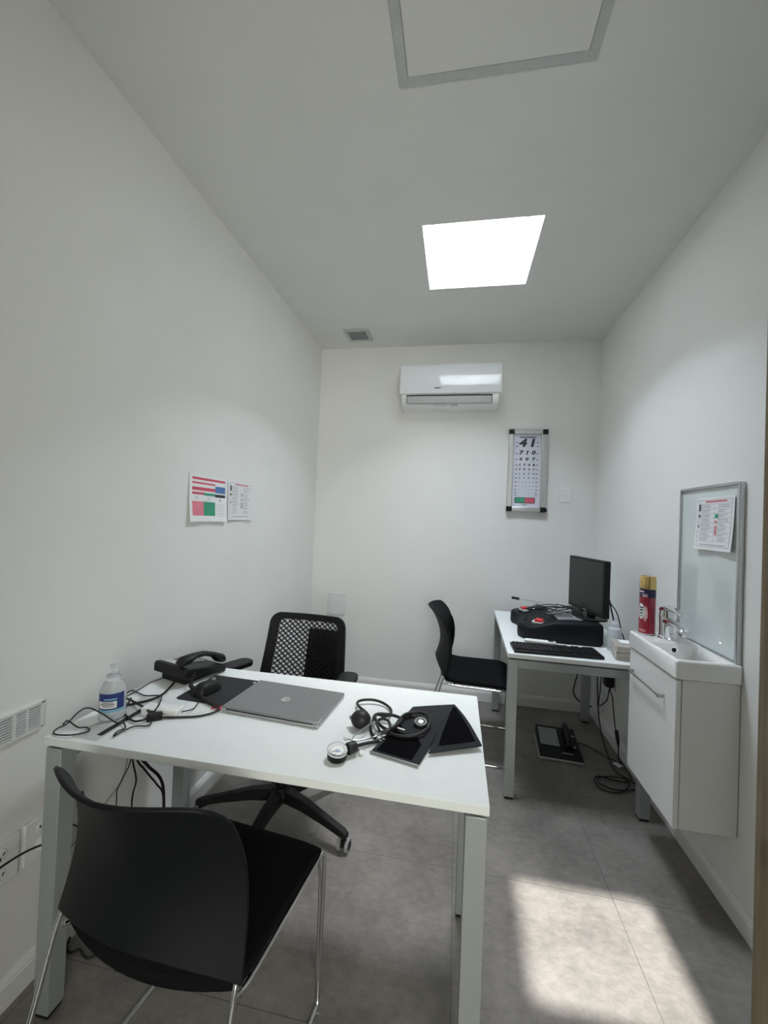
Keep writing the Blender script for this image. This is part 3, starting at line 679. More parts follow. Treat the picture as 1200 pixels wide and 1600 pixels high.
    for k in range(5):
        a = math.radians(-21 + 72 * k) - rot; X = rz(a)
        RR = 0.355
        g = G()
        sec = []
        for (d, zc, hw, hh) in ((0.03, 0.115, 0.034, 0.022), (0.14, 0.112, 0.028, 0.020), (0.26, 0.094, 0.022, 0.015), (RR, 0.078, 0.020, 0.013), (RR + 0.022, 0.074, 0.012, 0.010)):
            sec.append([(d, -hw, zc - hh), (d, hw, zc - hh), (d, hw * 0.72, zc + hh), (d, -hw * 0.72, zc + hh)])
        vs = [p for q in sec for p in q]; fs = []
        for q in range(len(sec) - 1):
            for w_ in range(4): fs.append((q * 4 + w_, q * 4 + (w_ + 1) % 4, q * 4 + 4 + (w_ + 1) % 4, q * 4 + 4 + w_))
        fs += [(0, 1, 2, 3), tuple(len(vs) - 1 - z for z in range(4))]
        g.add(vs, fs, 0, X); g.build('base_spoke', 'plastic_b', t, bevel=0.005)
        ca = math.radians(78 + k * 50) if k else math.radians(80) - a - rot
        Xc = X @ T(RR + 0.002, 0, 0) @ rz(ca)
        g = G(); g.cyl((0, 0, 0.04), (0, 0, 0.070), 0.007, X=Xc); g.box((-0.012, -0.008, 0.022), (0.026, 0.008, 0.050), 0, Xc); c = g.build('caster', 'plastic_b', t, bevel=0.002)
        for sy in (-1, 1):
            g = G(); y0_ = sy * 0.010; y1_ = sy * 0.024
            g.cyl((0.008, y0_, 0.0255), (0.008, y1_, 0.0255), 0.0255, n=28, X=Xc, mi=0); g.cyl((0.008, y1_ - sy * 0.001, 0.0255), (0.008, y1_ + sy * 0.0012, 0.0255), 0.017, n=24, X=Xc, mi=1)
            g.build('caster_wheel', ['castergrey', 'plastic_b'], c, bevel=0.002)
    return t
office_chair((-0.748, 1.800, 0), math.radians(-2))

# ================================================================== WASHBASIN UNIT
cb = thing('vanity_cabinet', 'white wall-hung cabinet below the washbasin', 'cabinet', (0.93, 1.895, 0.290))
G().box((-0.094, -0.203, 0), (0.094, 0.203, 0.541)).build('carcass', 'cabside', cb, bevel=0.0015)
dr = G().box((-0.115, -0.203, -0.001), (-0.097, 0.203, 0.538)).build('cabinet_door', 'cab', cb, bevel=0.0015)
g = G(); g.box((-0.140, -0.115, 0.444), (-0.134, 0.160, 0.450)); g.box((-0.140, -0.121, 0.438), (-0.114, -0.113, 0.452)); g.box((-0.140, 0.158, 0.438), (-0.114, 0.166, 0.452)); g.build('handle', 'steel', dr, bevel=0.001)

bs = thing('washbasin', 'small white ceramic washbasin on the wall-hung cabinet', 'washbasin', (0.92, 1.895, 0.831))
x0, y0, x1, y1 = -0.110, -0.212, 0.106, 0.212
def loop(r, z, q): return [(x, y, z) for x, y in rrect(*r, q, 6)]
loops = [loop((x0 + 0.010, y0 + 0.010, x1, y1 - 0.010), 0.0, 0.006), loop((x0, y0, x1, y1), 0.006, 0.008), loop((x0, y0, x1, y1), 0.068, 0.008), loop((x0 + 0.005, y0 + 0.005, x1 - 0.001, y1 - 0.005), 0.074, 0.008),
         loop((x0 + 0.014, y0 + 0.014, x1 - 0.010, 0.040), 0.074, 0.020), loop((x0 + 0.018, y0 + 0.018, x1 - 0.014, 0.036), 0.068, 0.020), loop((x0 + 0.030, y0 + 0.034, x1 - 0.026, 0.026), 0.012, 0.03), loop((x0 + 0.045, y0 + 0.055, x1 - 0.040, 0.005), 0.008, 0.03)]
g = G(); n = len(loops[0]); vs = [p for l in loops for p in l]; fs = [tuple(range(n - 1, -1, -1))]
for q in range(len(loops) - 1):
    for k in range(n): fs.append((q * n + k, q * n + (k + 1) % n, q * n + n + (k + 1) % n, q * n + n + k))
fs.append(tuple((len(loops) - 1) * n + k for k in range(n))); g.add(vs, fs); g.build('bowl', 'ceramic', bs, bevel=0.002, sharp=50)
g = G(); g.cyl((-0.004, 0.030, 0.047), (-0.004, 0.0345, 0.047), 0.014, n=24, mi=0); g.cyl((-0.004, 0.029, 0.047), (-0.004, 0.0320, 0.047), 0.0095, n=24, mi=1); g.build('overflow_ring', ['chrome', 'dark'], bs)
G().lathe([(0.0, 0.0105), (0.020, 0.0105), (0.022, 0.009), (0.022, 0.007)], 24, X=T(0, -0.09, 0)).build('drain', 'chrome', bs)

fa = thing('faucet', 'chrome single-lever mixer tap on the washbasin', 'faucet', (0.918, 2.000, 0.905)); fa.scale = (1.25, 1.1, 1.02)
g = G(); g.lathe([(0.0, 0), (0.027, 0), (0.027, 0.004), (0.022, 0.008), (0.021, 0.05), (0.0225, 0.095), (0.022, 0.108), (0, 0.110)], 32); g.build('body', 'chrome', fa, sharp=40)
g = G()
sec = []
for (y, zc, hw, hh) in ((0.0, 0.076, 0.018, 0.016), (-0.04, 0.080, 0.018, 0.014), (-0.09, 0.076, 0.017, 0.011), (-0.135, 0.066, 0.016, 0.010), (-0.142, 0.063, 0.013, 0.008)):
    sec.append([(hw * math.cos(2 * PI * k / 16), y, zc + hh * math.sin(2 * PI * k / 16)) for k in range(16)])
vs = [p for q in sec for p in q]; fs = [(q * 16 + k, q * 16 + (k + 1) % 16, q * 16 + 16 + (k + 1) % 16, q * 16 + 16 + k) for q in range(4) for k in range(16)] + [tuple(range(16)), tuple(range(79, 63, -1))]
g.add(vs, fs); g.cyl((0, -0.128, 0.062), (0, -0.126, 0.046), 0.011); g.build('spout', 'chrome', fa, sharp=50)
g = G(); sec = []
for (y, zc, hw, hh) in ((0.024, 0.118, 0.016, 0.008), (0.0, 0.128, 0.023, 0.014), (-0.03, 0.133, 0.021, 0.009), (-0.09, 0.130, 0.015, 0.0045), (-0.145, 0.123, 0.012, 0.003)):
    sec.append([(hw * math.cos(2 * PI * k / 16), y, zc + hh * math.sin(2 * PI * k / 16)) for k in range(16)])
vs = [p for q in sec for p in q]; g.add(vs, fs); g.cyl((0, 0, 0.108), (0, 0, 0.122), 0.021); g.build('lever', 'chrome', fa, sharp=50)

sp = thing('spray_can', 'dark red air freshener spray can with a gold cap, beside the tap', 'spray can', (0.866, 2.060, 0.905), math.radians(-20))
prof = [(0.0, 0), (0.031, 0), (0.033, 0.003), (0.033, 0.006), (0.032, 0.008), (0.0325, 0.155), (0.0325, 0.196), (0.0325, 0.208), (0.030, 0.212), (0, 0.212)]
mis = [2, 2, 2, 2, 0, 1, 1, 1, 1]
G().lathe([(0.0, 0), (0.031, 0), (0.0335, 0.003), (0.0335, 0.007), (0.0325, 0.010), (0.0325, 0.168), (0.0325, 0.205), (0.030, 0.208), (0, 0.208)], 40, mis=[2, 2, 2, 0, 0, 1, 1, 1]).build('can_body', ['canred', 'canblue', 'steel'], sp, sharp=40)
g = G(); g.lathe([(0.0325, 0.205), (0.0335, 0.209), (0.0325, 0.245), (0.030, 0.262), (0.026, 0.262), (0.022, 0.248), (0, 0.247)], 40); g.build('cap', 'gold', sp, sharp=40)
g = G(); g.box((-0.009, -0.020, 0.246), (0.009, 0.010, 0.262)); g.cyl((0, -0.020, 0.256), (0, -0.0215, 0.256), 0.003, mi=1); g.build('spray_button', ['gold', 'dark'], sp, bevel=0.003)
def onlathe(r, a, z): return Vector((r * math.cos(a), r * math.sin(a), z))
def patch(a0, a1, z0, z1, r, outline=None, n=14, m=6):
    vs = []; fs = []
    for i in range(n + 1):
        for j in range(m + 1):
            aa = a0 + (a1 - a0) * i / n; s = 2 * i / n - 1; zz0, zz1 = z0, z1
            if outline: zz0, zz1 = outline(s)
            vs.append(onlathe(r, aa, zz0 + (zz1 - zz0) * j / m))
    for i in range(n):
        for j in range(m): fs.append((i * (m + 1) + j, (i + 1) * (m + 1) + j, (i + 1) * (m + 1) + j + 1, i * (m + 1) + j + 1))
    return vs, fs
ca = math.radians(-128)
g = G(); vs, fs = patch(ca - 0.62, ca + 0.30, 0, 0, 0.0329, lambda s: (0.105 - 0.036 * math.sqrt(max(0, 1 - s * s)), 0.105 + 0.034 * math.sqrt(max(0, 1 - s * s)))); g.add(vs, fs); g.build('label_oval', 'paper', sp)
g = G(); vs, fs = patch(ca + 0.10, ca + 0.68, 0, 0, 0.0328, lambda s: (0.098 - 0.034 * math.sqrt(max(0, 1 - s * s)) * (1 + 0.25 * math.sin(9 * s)), 0.098 + 0.030 * math.sqrt(max(0, 1 - s * s)) * (1 + 0.2 * math.cos(11 * s)))); g.add(vs, fs); g.build('flower_print', 'canpink', sp)
g = G()
for (a0, a1, z0, z1) in ((-0.45, 0.15, 0.118, 0.124), (-0.4, 0.1, 0.106, 0.113), (-0.45, 0.12, 0.094, 0.099), (-0.35, 0.05, 0.083, 0.087)): vs, fs = patch(ca + a0, ca + a1, z0, z1, 0.0331, m=1); g.add(vs, fs)
o = g.build('label_lettering', 'ink', sp); o['kind'] = 'stuff'
g = G()
for (a0, a1, z0, z1) in ((-0.6, 0.2, 0.190, 0.196), (-0.2, 0.6, 0.180, 0.183), (0.0, 0.65, 0.170, 0.177), (-0.6, 0.5, 0.022, 0.024), (-0.6, 0.5, 0.015, 0.017)): vs, fs = patch(ca + a0, ca + a1, z0, z1, 0.0328, m=1); g.add(vs, fs)
o = g.build('pale_lettering', 'canpink', sp); o['kind'] = 'stuff'

# ================================================================== COMPUTER DESK THINGS
mon = thing('monitor', 'black flat screen monitor turned sideways on the black equipment case', 'monitor', (0.762, 2.590, 0.851), math.atan2(-0.38, 0.08))
# local x runs from the far edge to the near edge, local -y faces the room
ml = 0.198
scr = G().box((-ml, -0.010, 0.036), (ml, 0.024, 0.346)).build('screen_housing', 'plastic_b', mon, bevel=0.004)
G().box((-ml + 0.014, -0.0108, 0.058), (ml - 0.014, -0.009, 0.333)).build('screen', 'screen', scr)
g = G(); g.box((-0.018, -0.0112, 0.044), (0.018, -0.0098, 0.049)); g.build('logo', 'grey_p', scr)
G().box((-0.10, 0.024, 0.10), (0.10, 0.044, 0.29)).build('back_bulge', 'plastic_b', mon, bevel=0.012)
G().box((-0.032, 0.020, 0.008), (0.032, 0.042, 0.16)).build('neck', 'plastic_b', mon, bevel=0.004)
G().prism(rrect(-0.115, -0.050, 0.115, 0.085, 0.05), 0.0, 0.010).build('stand_foot', 'plastic_b', mon, bevel=0.003)

ec = thing('equipment_case', 'bulky black moulded equipment case with two red latches, under the monitor', 'equipment case', (0.61, 2.70, RH))
def arc(cx_, cy_, r, a0, a1, n=8): return [(cx_ + r * math.cos(math.radians(a0 + (a1 - a0) * i / n)), cy_ + r * math.sin(math.radians(a0 + (a1 - a0) * i / n))) for i in range(n + 1)]
out = arc(0.180, -0.260, 0.02, -90, 0, 4) + arc(0.205, 0.250, 0.02, 0, 90, 4) + arc(-0.135, 0.170, 0.100, 90, 215, 10) + [(-0.195, 0.020)] + arc(-0.130, -0.165, 0.108, 150, 265, 10) + [(-0.05, -0.277), (0.08, -0.280)]
def ztop(x): 
    q = max(0, min(1, (x + 0.20) / 0.20)); return 0.078 + 0.044 * q * q * (3 - 2 * q)
cxm = sum(p[0] for p in out) / len(out); cym = sum(p[1] for p in out) / len(out)
def off(p, s): return (cxm + (p[0] - cxm) * s, cym + (p[1] - cym) * s)
lv = [(0.97, lambda x: 0.0), (1.0, lambda x: 0.012), (1.0, lambda x: ztop(x) - 0.020), (0.985, lambda x: ztop(x) - 0.007), (0.95, lambda x: ztop(x)), (0.72, lambda x: ztop(x) + 0.001), (0.70, lambda x: ztop(x) - 0.010)]
vs = []
for s_, fz in lv:
    for p in out:
        q = off(p, s_); vs.append((q[0], q[1], fz(q[0])))
n = len(out); fs = [tuple(range(n - 1, -1, -1))]
for q in range(len(lv) - 1):
    for k in range(n): fs.append((q * n + k, q * n + (k + 1) % n, q * n + n + (k + 1) % n, q * n + n + k))
fs.append(tuple((len(lv) - 1) * n + k for k in range(n)))
G().add(vs, fs).build('shell', 'shell_b', ec, sharp=40)
for (x, y, a) in ((-0.150, 0.165, 20), (-0.125, -0.205, 55)):
    X = T(x, y, ztop(x) + 0.001) @ rz(math.radians(a)) @ Matrix.Rotation(math.radians(-8), 4, 'Y')
    g = G(); g.prism(rrect(-0.024, -0.038, 0.024, 0.038, 0.010), -0.006, 0.006, X=X); o = g.build('latch_plate', 'grey_l', ec, bevel=0.002)
    g = G(); g.box((-0.017, -0.022, 0.004), (0.017, 0.022, 0.020), 0, X); g.build('latch_button', 'redp', o, bevel=0.006, seg=3)
G().box((-0.02, -0.20, ztop(0.1) - 0.010), (0.13, 0.14, ztop(0.1) - 0.004)).build('inner_tray', 'grey_p', ec, bevel=0.003)

kb = thing('keyboard', 'black keyboard at the front edge of the computer desk', 'keyboard', (0.522, 2.262, RH), math.radians(2.0))
G().box((-0.215, -0.075, 0.002), (0.215, 0.070, 0.016)).build('keyboard_body', 'plastic_b', kb, bevel=0.004)
g = G()
for r in range(6):
    y = 0.052 - r * 0.0208
    for c in range(22):
        if c in (15, 18): continue
        if r == 5 and 4 <= c <= 8:
            if c == 4: g.box((-0.205 + 4 * 0.0187, y - 0.008, 0.015), (-0.205 + 9 * 0.0187 - 0.003, y + 0.008, 0.022))
            continue
        x = -0.205 + c * 0.0187; g.box((x, y - 0.008, 0.015), (x + 0.0157, y + 0.008, 0.022))
o = g.build('keys', 'plastic_b', kb, bevel=0.001, seg=1); o['kind'] = 'stuff'

th = thing('remote_control', 'slim white remote-like handset lying across the black keyboard', 'remote control', (0.458, 2.318, RH + 0.0225), math.radians(-6))
G().prism(rrect(-0.080, -0.019, 0.080, 0.019, 0.018, 8), 0, 0.016).build('housing', 'white_p', th, bevel=0.005, seg=3)
G().prism(rrect(0.040, -0.011, 0.066, 0.011, 0.003, 3), 0.0155, 0.0168).build('display', 'screen', th)
for x in (-0.055, -0.012, 0.020): G().cyl((x, 0, 0.0155), (x, 0, 0.0170), 0.0035, n=12).build('button', 'grey_l', th)

sb = thing('squeeze_bottle', 'translucent white squeeze bottle with a thin nozzle beside the equipment case', 'bottle', (0.848, 2.388, RH))
G().lathe([(0, 0), (0.031, 0), (0.034, 0.004), (0.034, 0.105), (0.030, 0.118), (0.017, 0.124), (0.016, 0.130), (0, 0.130)], 32).build('bottle_body', 'hdpe', sb, sharp=40)
G().lathe([(0, 0.126), (0.0185, 0.126), (0.0185, 0.148), (0.016, 0.151), (0, 0.151)], 24).build('screw_cap', 'hdpe', sb, sharp=40)
G().lathe([(0.0, 0.150), (0.0050, 0.150), (0.0035, 0.165), (0.002, 0.198), (0, 0.198)], 12).build('nozzle', 'hdpe', sb)

tp = thing('paper_towels', 'plastic wrapped stack of folded paper towels between the bottle and the washbasin', 'paper towels', (0.864, 2.272, RH), math.radians(-10))
g = G(); rnd = random.Random(5)
for i in range(13):
    j = rnd.uniform(-0.003, 0.003); g.box((-0.058 + j, -0.070 + rnd.uniform(-0.003, 0.003), 0.001 + i * 0.0054), (0.058 + j, 0.075 + rnd.uniform(-0.003, 0.003), 0.0056 + i * 0.0054))
o = g.build('folded_sheets', 'tissue', tp, bevel=0.0015); o['kind'] = 'stuff'
g = G(); grid = []
for j in range(17):
    a = 2 * PI * j / 16; row = []
    for i in range(11):
        y = -0.082 + 0.172 * i / 10; s = 1.0 - 0.35 * (abs(i - 5) / 5) ** 6
        cxp = max(-1, min(1, 1.35 * math.cos(a))); czp = max(-1, min(1, 1.35 * math.sin(a)))
        row.append((0.062 * cxp * s + rnd.uniform(-0.0008, 0.0008), y, 0.0375 + 0.0365 * czp * s + rnd.uniform(-0.0008, 0.0008) * (czp > -0.9)))
    grid.append(row)
for j in range(17): pass
vs = [p for r_ in grid for p in r_]; fs = [(j * 11 + i, j * 11 + i + 1, (j + 1) * 11 + i + 1, (j + 1) * 11 + i) for j in range(16) for i in range(10)]
g.add(vs, fs); g.build('plastic_wrap', 'film', tp, sharp=80)
G().box((-0.030, -0.02, 0.0735), (0.035, 0.05, 0.0755)).build('leaflet', 'paper', tp)

def rod(name, label, a, b, ra, hl, hr, tip=False):
    a = Vector(a); b = Vector(b); d = (b - a).normalized(); L = (b - a).length
    t = thing(name, label, 'instrument', a)
    G().cyl((0, 0, 0), tuple(d * hl), hr, n=14).build('handle', 'rubber_b', t, bevel=0.002)
    g = G().cyl(tuple(d * hl), tuple(d * L), ra, n=10)
    if tip: g.cyl(tuple(d * (L - 0.004) - Vector((0, 0, 0.006))), tuple(d * (L - 0.004) + Vector((0, 0, 0.012))), 0.003, n=8)
    g.build('shaft', 'steel', t)
rod('instrument_rod', 'thin steel rod with a black handle, the rear one on the equipment case', (0.395, 2.985, 0.868), (0.69, 2.80, 0.862), 0.002, 0.052, 0.009)
rod('instrument_rod', 'thin steel rod with a black grip lying in front on the equipment case', (0.455, 2.80, 0.834), (0.70, 2.77, 0.858), 0.002, 0.050, 0.006, True)
rod('instrument_rod', 'short thin black tipped probe crossing the other rods on the case', (0.672, 2.86, 0.866), (0.53, 2.86, 0.852), 0.0022, 0.012, 0.004, True)
def cable(label, pts, r, mk='rubber_b', cat='cable', name='cable', group=None, smooth=6, n=8):
    o = Vector(pts[0]); t = G().tube([Vector(p) - o for p in pts], r, n=n, smooth=smooth).build(name, mk, sharp=80); t.location = o
    return tag(t, label, cat, group)
zt = RH + 0.126
rnd = random.Random(11)
tc = thing('cable_bundle', 'tangle of thin black cables heaped on top of the equipment case', 'cables', (0.62, 2.66, zt))
for k in range(5):
    pts = []; ph = rnd.uniform(0, 6)
    for i in range(8):
        pts.append((-0.16 + 0.042 * i + rnd.uniform(-0.015, 0.015), 0.07 * math.sin(ph + i * 0.9) - 0.06 + 0.03 * k, 0.004 + 0.004 * k + rnd.uniform(0, 0.012) - (0.028 if i < 1 else 0)))
    G().tube(pts, 0.0026, n=6).build('strand', 'rubber_b', tc, sharp=80)
G().tube([(0.10, 0.0, 0.004), (0.12, -0.06, 0.01), (0.10, -0.14, 0.02), (0.09, -0.16, 0.05), (0.10, -0.15, 0.09)], 0.0035, n=6).build('strand', 'rubber_b', tc, sharp=80)
# crumpled clear bag on the case
grid = []
for j in range(11):
    row = []
    for i in range(15):
        u = i / 14 - 0.5; v = j / 10 - 0.5; e = max(0, 1 - (2 * u) ** 2) * max(0, 1 - (2 * v) ** 2)
        row.append((u * 0.14 + rnd.uniform(-0.003, 0.003), v * 0.09 + rnd.uniform(-0.003, 0.003), 0.004 + 0.022 * e * rnd.uniform(0.5, 1.2)))
    grid.append(row)
pb = G().sheet(grid, 0.0006).build('plastic_bag', 'film', sharp=20); pb.location = (0.615, 2.60, zt - 0.004); tag(pb, 'small crumpled clear plastic bag among the cables on the equipment case', 'plastic bag')
cable('thick black cable dropping behind the monitor to the desk', [(0.80, 2.62, 1.02), (0.855, 2.63, 1.01), (0.895, 2.62, 0.96), (0.905, 2.60, 0.89), (0.925, 2.59, 0.80), (0.94, 2.60, 0.737)], 0.0045)
cable('thin black cable looping out behind the monitor towards the squeeze bottle', [(0.80, 2.58, 0.98), (0.86, 2.57, 0.97), (0.91, 2.54, 0.90), (0.925, 2.50, 0.80), (0.94, 2.46, 0.735), (0.95, 2.40, 0.732)], 0.003)

# ------------------------------------------------------------------ below the computer desk
r1 = [(0.905, 3.22, 0.344), (0.89, 3.22, 0.25), (0.879, 3.22, 0.179), (0.898, 3.22, 0.135), (0.947, 3.22, 0.095)]
cable('short black cable hanging behind the far leg of the computer desk', [(0.905, 3.225, 0.70)] + r1 + [(1.0, 3.2, 0.09)], 0.0045)
cable('long black cable hanging from the computer desk down to the floor coil', [(0.97, 3.07, 0.70), (0.985, 3.065, 0.407), (0.985, 3.035, 0.222), (0.985, 3.00, 0.104), (0.985, 2.93, 0.011), (0.941, 2.673, 0.010), (0.933, 2.55, 0.007), (0.981, 2.474, 0.007), (1.0, 2.425, 0.007)], 0.0042)
cable('black cable hooking up from the computer desk to the wall socket', [(0.99, 3.0, 0.70), (0.995, 3.009, 0.427), (0.995, 3.021, 0.281), (0.997, 3.05, 0.202), (0.995, 3.036, 0.167), (0.995, 2.966, 0.211), (1.005, 2.922, 0.259), (1.012, 2.91, 0.33)], 0.0036)
pc = thing('adapter_cable', 'thin black adapter cable with a ferrite bead, coiled on the floor', 'cable', (0.985, 2.779, 0.365))
pts = [(0.985, 2.84, 0.372), (0.985, 2.775, 0.33), (0.985, 2.761, 0.279), (0.985, 2.721, 0.181), (0.985, 2.689, 0.151), (0.985, 2.665, 0.096), (0.995, 2.68, 0.012), (0.995, 2.63, 0.007), (1.0, 2.538, 0.007), (0.976, 2.462, 0.008), (0.891, 2.449, 0.012), (0.819, 2.475, 0.007), (0.784, 2.426, 0.007), (0.798, 2.359, 0.007), (0.871, 2.346, 0.007), (0.943, 2.40, 0.014), (0.955, 2.45, 0.018), (0.90, 2.470, 0.018), (0.82, 2.455, 0.012), (0.80, 2.40, 0.012), (0.87, 2.370, 0.007), (0.99, 2.40, 0.007)]
G().tube(pts, 0.0036, n=8).build('cord', 'rubber_b', pc, sharp=80, world=True)
G().cyl((0.985, 2.700, 0.168), (0.985, 2.672, 0.118), 0.0105, n=16).cyl((0.985, 2.672, 0.118), (0.985, 2.664, 0.088), 0.009, 0.005, n=16).build('ferrite_bead', 'plastic_b', pc, bevel=0.002, world=True)
wt = thing('cable_tag', 'small white paper tag on the floor cables near the right wall', 'tag', (0.962, 2.600, 0.012), math.radians(-60))
G().sheet([[(-0.022 + 0.022 * i, -0.018 + 0.018 * j, 0.003 * ((i + j) % 2) + 0.004) for i in range(3)] for j in range(3)], 0.001).build('tag_sheet', 'paper', wt)

fp = thing('desk_device', 'black wedge-shaped desk device with a grey panel and handset, on the floor', 'telephone', (0.662, 2.725, 0), math.radians(-4))
G().box((-0.122, -0.148, 0.003), (0.122, 0.150, 0.014)).build('base_plate', 'grey_l', fp, bevel=0.003)
g = G(); vs = [(-0.12, -0.145, 0.014), (0.12, -0.145, 0.014), (0.12, 0.145, 0.014), (-0.12, 0.145, 0.014), (-0.12, -0.145, 0.020), (0.12, -0.145, 0.020), (0.115, 0.14, 0.070), (-0.115, 0.14, 0.070)]
g.add(vs, [(0, 3, 2, 1), (4, 5, 6, 7), (0, 1, 5, 4), (1, 2, 6, 5), (2, 3, 7, 6), (3, 0, 4, 7)]); g.build('body', 'plastic_b', fp, bevel=0.006)
sl_ = math.atan2(0.05, 0.285)
XT = T(0, -0.145, 0.0205) @ Matrix.Rotation(sl_, 4, 'X')
G().box((-0.105, 0.100, 0.0), (0.005, 0.262, 0.004), 0, XT).build('grey_panel', 'grey_p', fp, bevel=0.001)
G().box((0.020, 0.090, 0.0), (0.106, 0.255, 0.006), 0, XT).build('keypad', 'plastic_b', fp, bevel=0.002)
hd = G().tube([(0.060, 0.085, 0.018), (0.060, 0.12, 0.032), (0.060, 0.18, 0.036), (0.060, 0.24, 0.032), (0.060, 0.285, 0.018)], 0.019, n=10, X=XT).build('handset', 'plastic_b', fp, sharp=60)
g = G()
for i, wd in enumerate((0.006, 0.004, 0.005, 0.004, 0.006, 0.005, 0.004, 0.005)): g.box((0.012 + i * 0.0085, 0.045, 0.0), (0.012 + i * 0.0085 + wd, 0.053, 0.0012), 0, XT)
o = g.build('lettering', 'grey_l', fp); o['kind'] = 'stuff'
G().box((0.080, 0.100, 0.006), (0.094, 0.112, 0.009), 0, XT).build('key', 'grey_l', fp); G().box((0.086, 0.20, 0.006), (0.104, 0.212, 0.009), 0, XT).build('key', 'grey_l', fp)
cable('thin black cord running from the floor device towards the wall', [(0.792, 2.765, 0.030), (0.812, 2.774, 0.026), (0.834, 2.790, 0.016), (0.889, 2.757, 0.006), (0.928, 2.677, 0.014), (0.955, 2.635, 0.022), (0.985, 2.60, 0.02)], 0.003)

# ================================================================== FRONT DESK THINGS
Z = FH
lp = thing('laptop', 'closed silver laptop lying on the front desk', 'laptop', (-0.5365, 1.298, Z), math.radians(-4.5))
G().box((-0.165, -0.113, 0.0025), (0.165, 0.113, 0.010)).build('base', 'silver_l', lp, bevel=0.003)
G().box((-0.165, -0.113, 0.0112), (0.165, 0.113, 0.0180)).build('lid', 'silver', lp, bevel=0.0025)
G().box((-0.150, -0.1135, 0.0100), (0.150, -0.104, 0.0112)).build('hinge_gap', 'dark', lp)
g = G()
for sx in (-0.155, 0.155): g.cyl((sx - 0.007, -0.111, 0.0095), (sx + 0.007, -0.111, 0.0095), 0.005, n=12)
g.build('hinge', 'silver_l', lp)
lg = G().cyl((0, 0, 0.0179), (0, 0, 0.01815), 0.0165, n=36).build('logo_disc', 'chrome', lp)
text('logo_letters', 'hp', 0.026, T(0, 0.0005, 0.01818) @ rz(PI), 'silver', lp, extrude=0.0001, shear=0.3)
for sx in (-0.13, 0.13):
    for sy in (-0.09, 0.09): G().cyl((sx, sy, 0), (sx, sy, 0.003), 0.006, n=12).build('rubber_foot', 'rubber_b', lp)

mp_ = thing('mouse_pad', 'black mouse pad under the black mouse', 'mouse pad', (-0.800, 1.345, Z), math.radians(-3))
G().prism(rrect(-0.100, -0.108, 0.100, 0.108, 0.012), 0, 0.0025).build('pad', 'padm', mp_, bevel=0.0006)
G().cyl((0.078, 0.088, 0.0024), (0.078, 0.088, 0.0028), 0.006, n=20).build('logo', 'grey_l', mp_)
ms = thing('computer_mouse', 'black computer mouse on the mouse pad', 'mouse', (-0.835, 1.315, Z + 0.0025), math.radians(-12))
g = G()
grid = []
for j in range(13):
    v = -1 + 2 * j / 12; row = []
    for i in range(13):
        u = -1 + 2 * i / 12
        hw = 0.031 * math.sqrt(max(0.02, 1 - 0.85 * abs(v) ** 3.2)); e = (1 - abs(u) ** 3) * (1 - abs(v) ** 3.5)
        row.append((u * hw, v * 0.052, 0.004 + 0.033 * e ** 0.6 * (1 - 0.16 * v)))
    grid.append(row)
vs = [p for r_ in grid for p in r_]; fs = [(j * 13 + i, j * 13 + i + 1, (j + 1) * 13 + i + 1, (j + 1) * 13 + i) for j in range(12) for i in range(12)]
per = [i for i in range(13)] + [j * 13 + 12 for j in range(1, 13)] + [12 * 13 + i for i in range(11, -1, -1)] + [j * 13 for j in range(11, 0, -1)]
b0 = len(vs); vs += [(vs[k][0], vs[k][1], 0) for k in per]; fs += [(per[k], b0 + k, b0 + (k + 1) % len(per), per[(k + 1) % len(per)]) for k in range(len(per))] + [tuple(b0 + k for k in range(len(per)))]
g.add(vs, fs); g.build('shell', 'plastic_b', ms, sharp=50)
G().cyl((-0.003, 0.028, 0.032), (0.003, 0.028, 0.032), 0.008, n=16).build('scroll_wheel', 'grey_p', ms)

ph = thing('desk_telephone', 'black corded desk telephone at the far left of the front desk', 'telephone', (-0.985, 1.435, Z), math.radians(-16))
g = G(); vs = []
for (y, z0, z1, hw) in ((-0.075, 0.0, 0.034, 0.062), (0.065, 0.0, 0.012, 0.062)):
    vs += [(-hw, y, z0), (hw, y, z0), (hw, y, z1), (-hw, y, z1)]
g.add(vs, [(0, 1, 2, 3), (7, 6, 5, 4), (0, 4, 5, 1), (1, 5, 6, 2), (2, 6, 7, 3), (3, 7, 4, 0)]); g.build('stand', 'plastic_b', ph, bevel=0.003)
g = G(); vs = []
for (y, z0, z1, hw) in ((-0.094, 0.030, 0.058, 0.083), (-0.084, 0.028, 0.066, 0.087), (0.090, 0.004, 0.030, 0.087), (0.098, 0.003, 0.020, 0.080)):
    vs += [(-hw, y, z0), (hw, y, z0), (hw, y, z1), (-hw, y, z1)]
fs = [(0, 1, 2, 3), (15, 14, 13, 12)]
for q in range(3):
    for w_ in range(4): fs.append((q * 4 + w_, q * 4 + 4 + w_, q * 4 + 4 + (w_ + 1) % 4, q * 4 + (w_ + 1) % 4))
g.add(vs, fs); g.build('body', 'plastic_b', ph, bevel=0.004)
tilt = math.atan2(-0.036, 0.174); XP = T(0, -0.084, 0.0665) @ Matrix.Rotation(tilt, 4, 'X')
G().box((-0.074, 0.012, 0.0), (0.012, 0.055, 0.003), 0, XP).build('display', 'grey_l', ph, bevel=0.001)
g = G()
for r in range(4):
    for c in range(3): g.box((-0.062 + c * 0.024, 0.070 + r * 0.022, 0), (-0.044 + c * 0.024, 0.084 + r * 0.022, 0.0035), 0, XP)
o = g.build('keypad', 'grey_p', ph, bevel=0.001); o['kind'] = 'stuff'
XH = XP @ T(0.052, 0, 0)
g = G(); sec = []
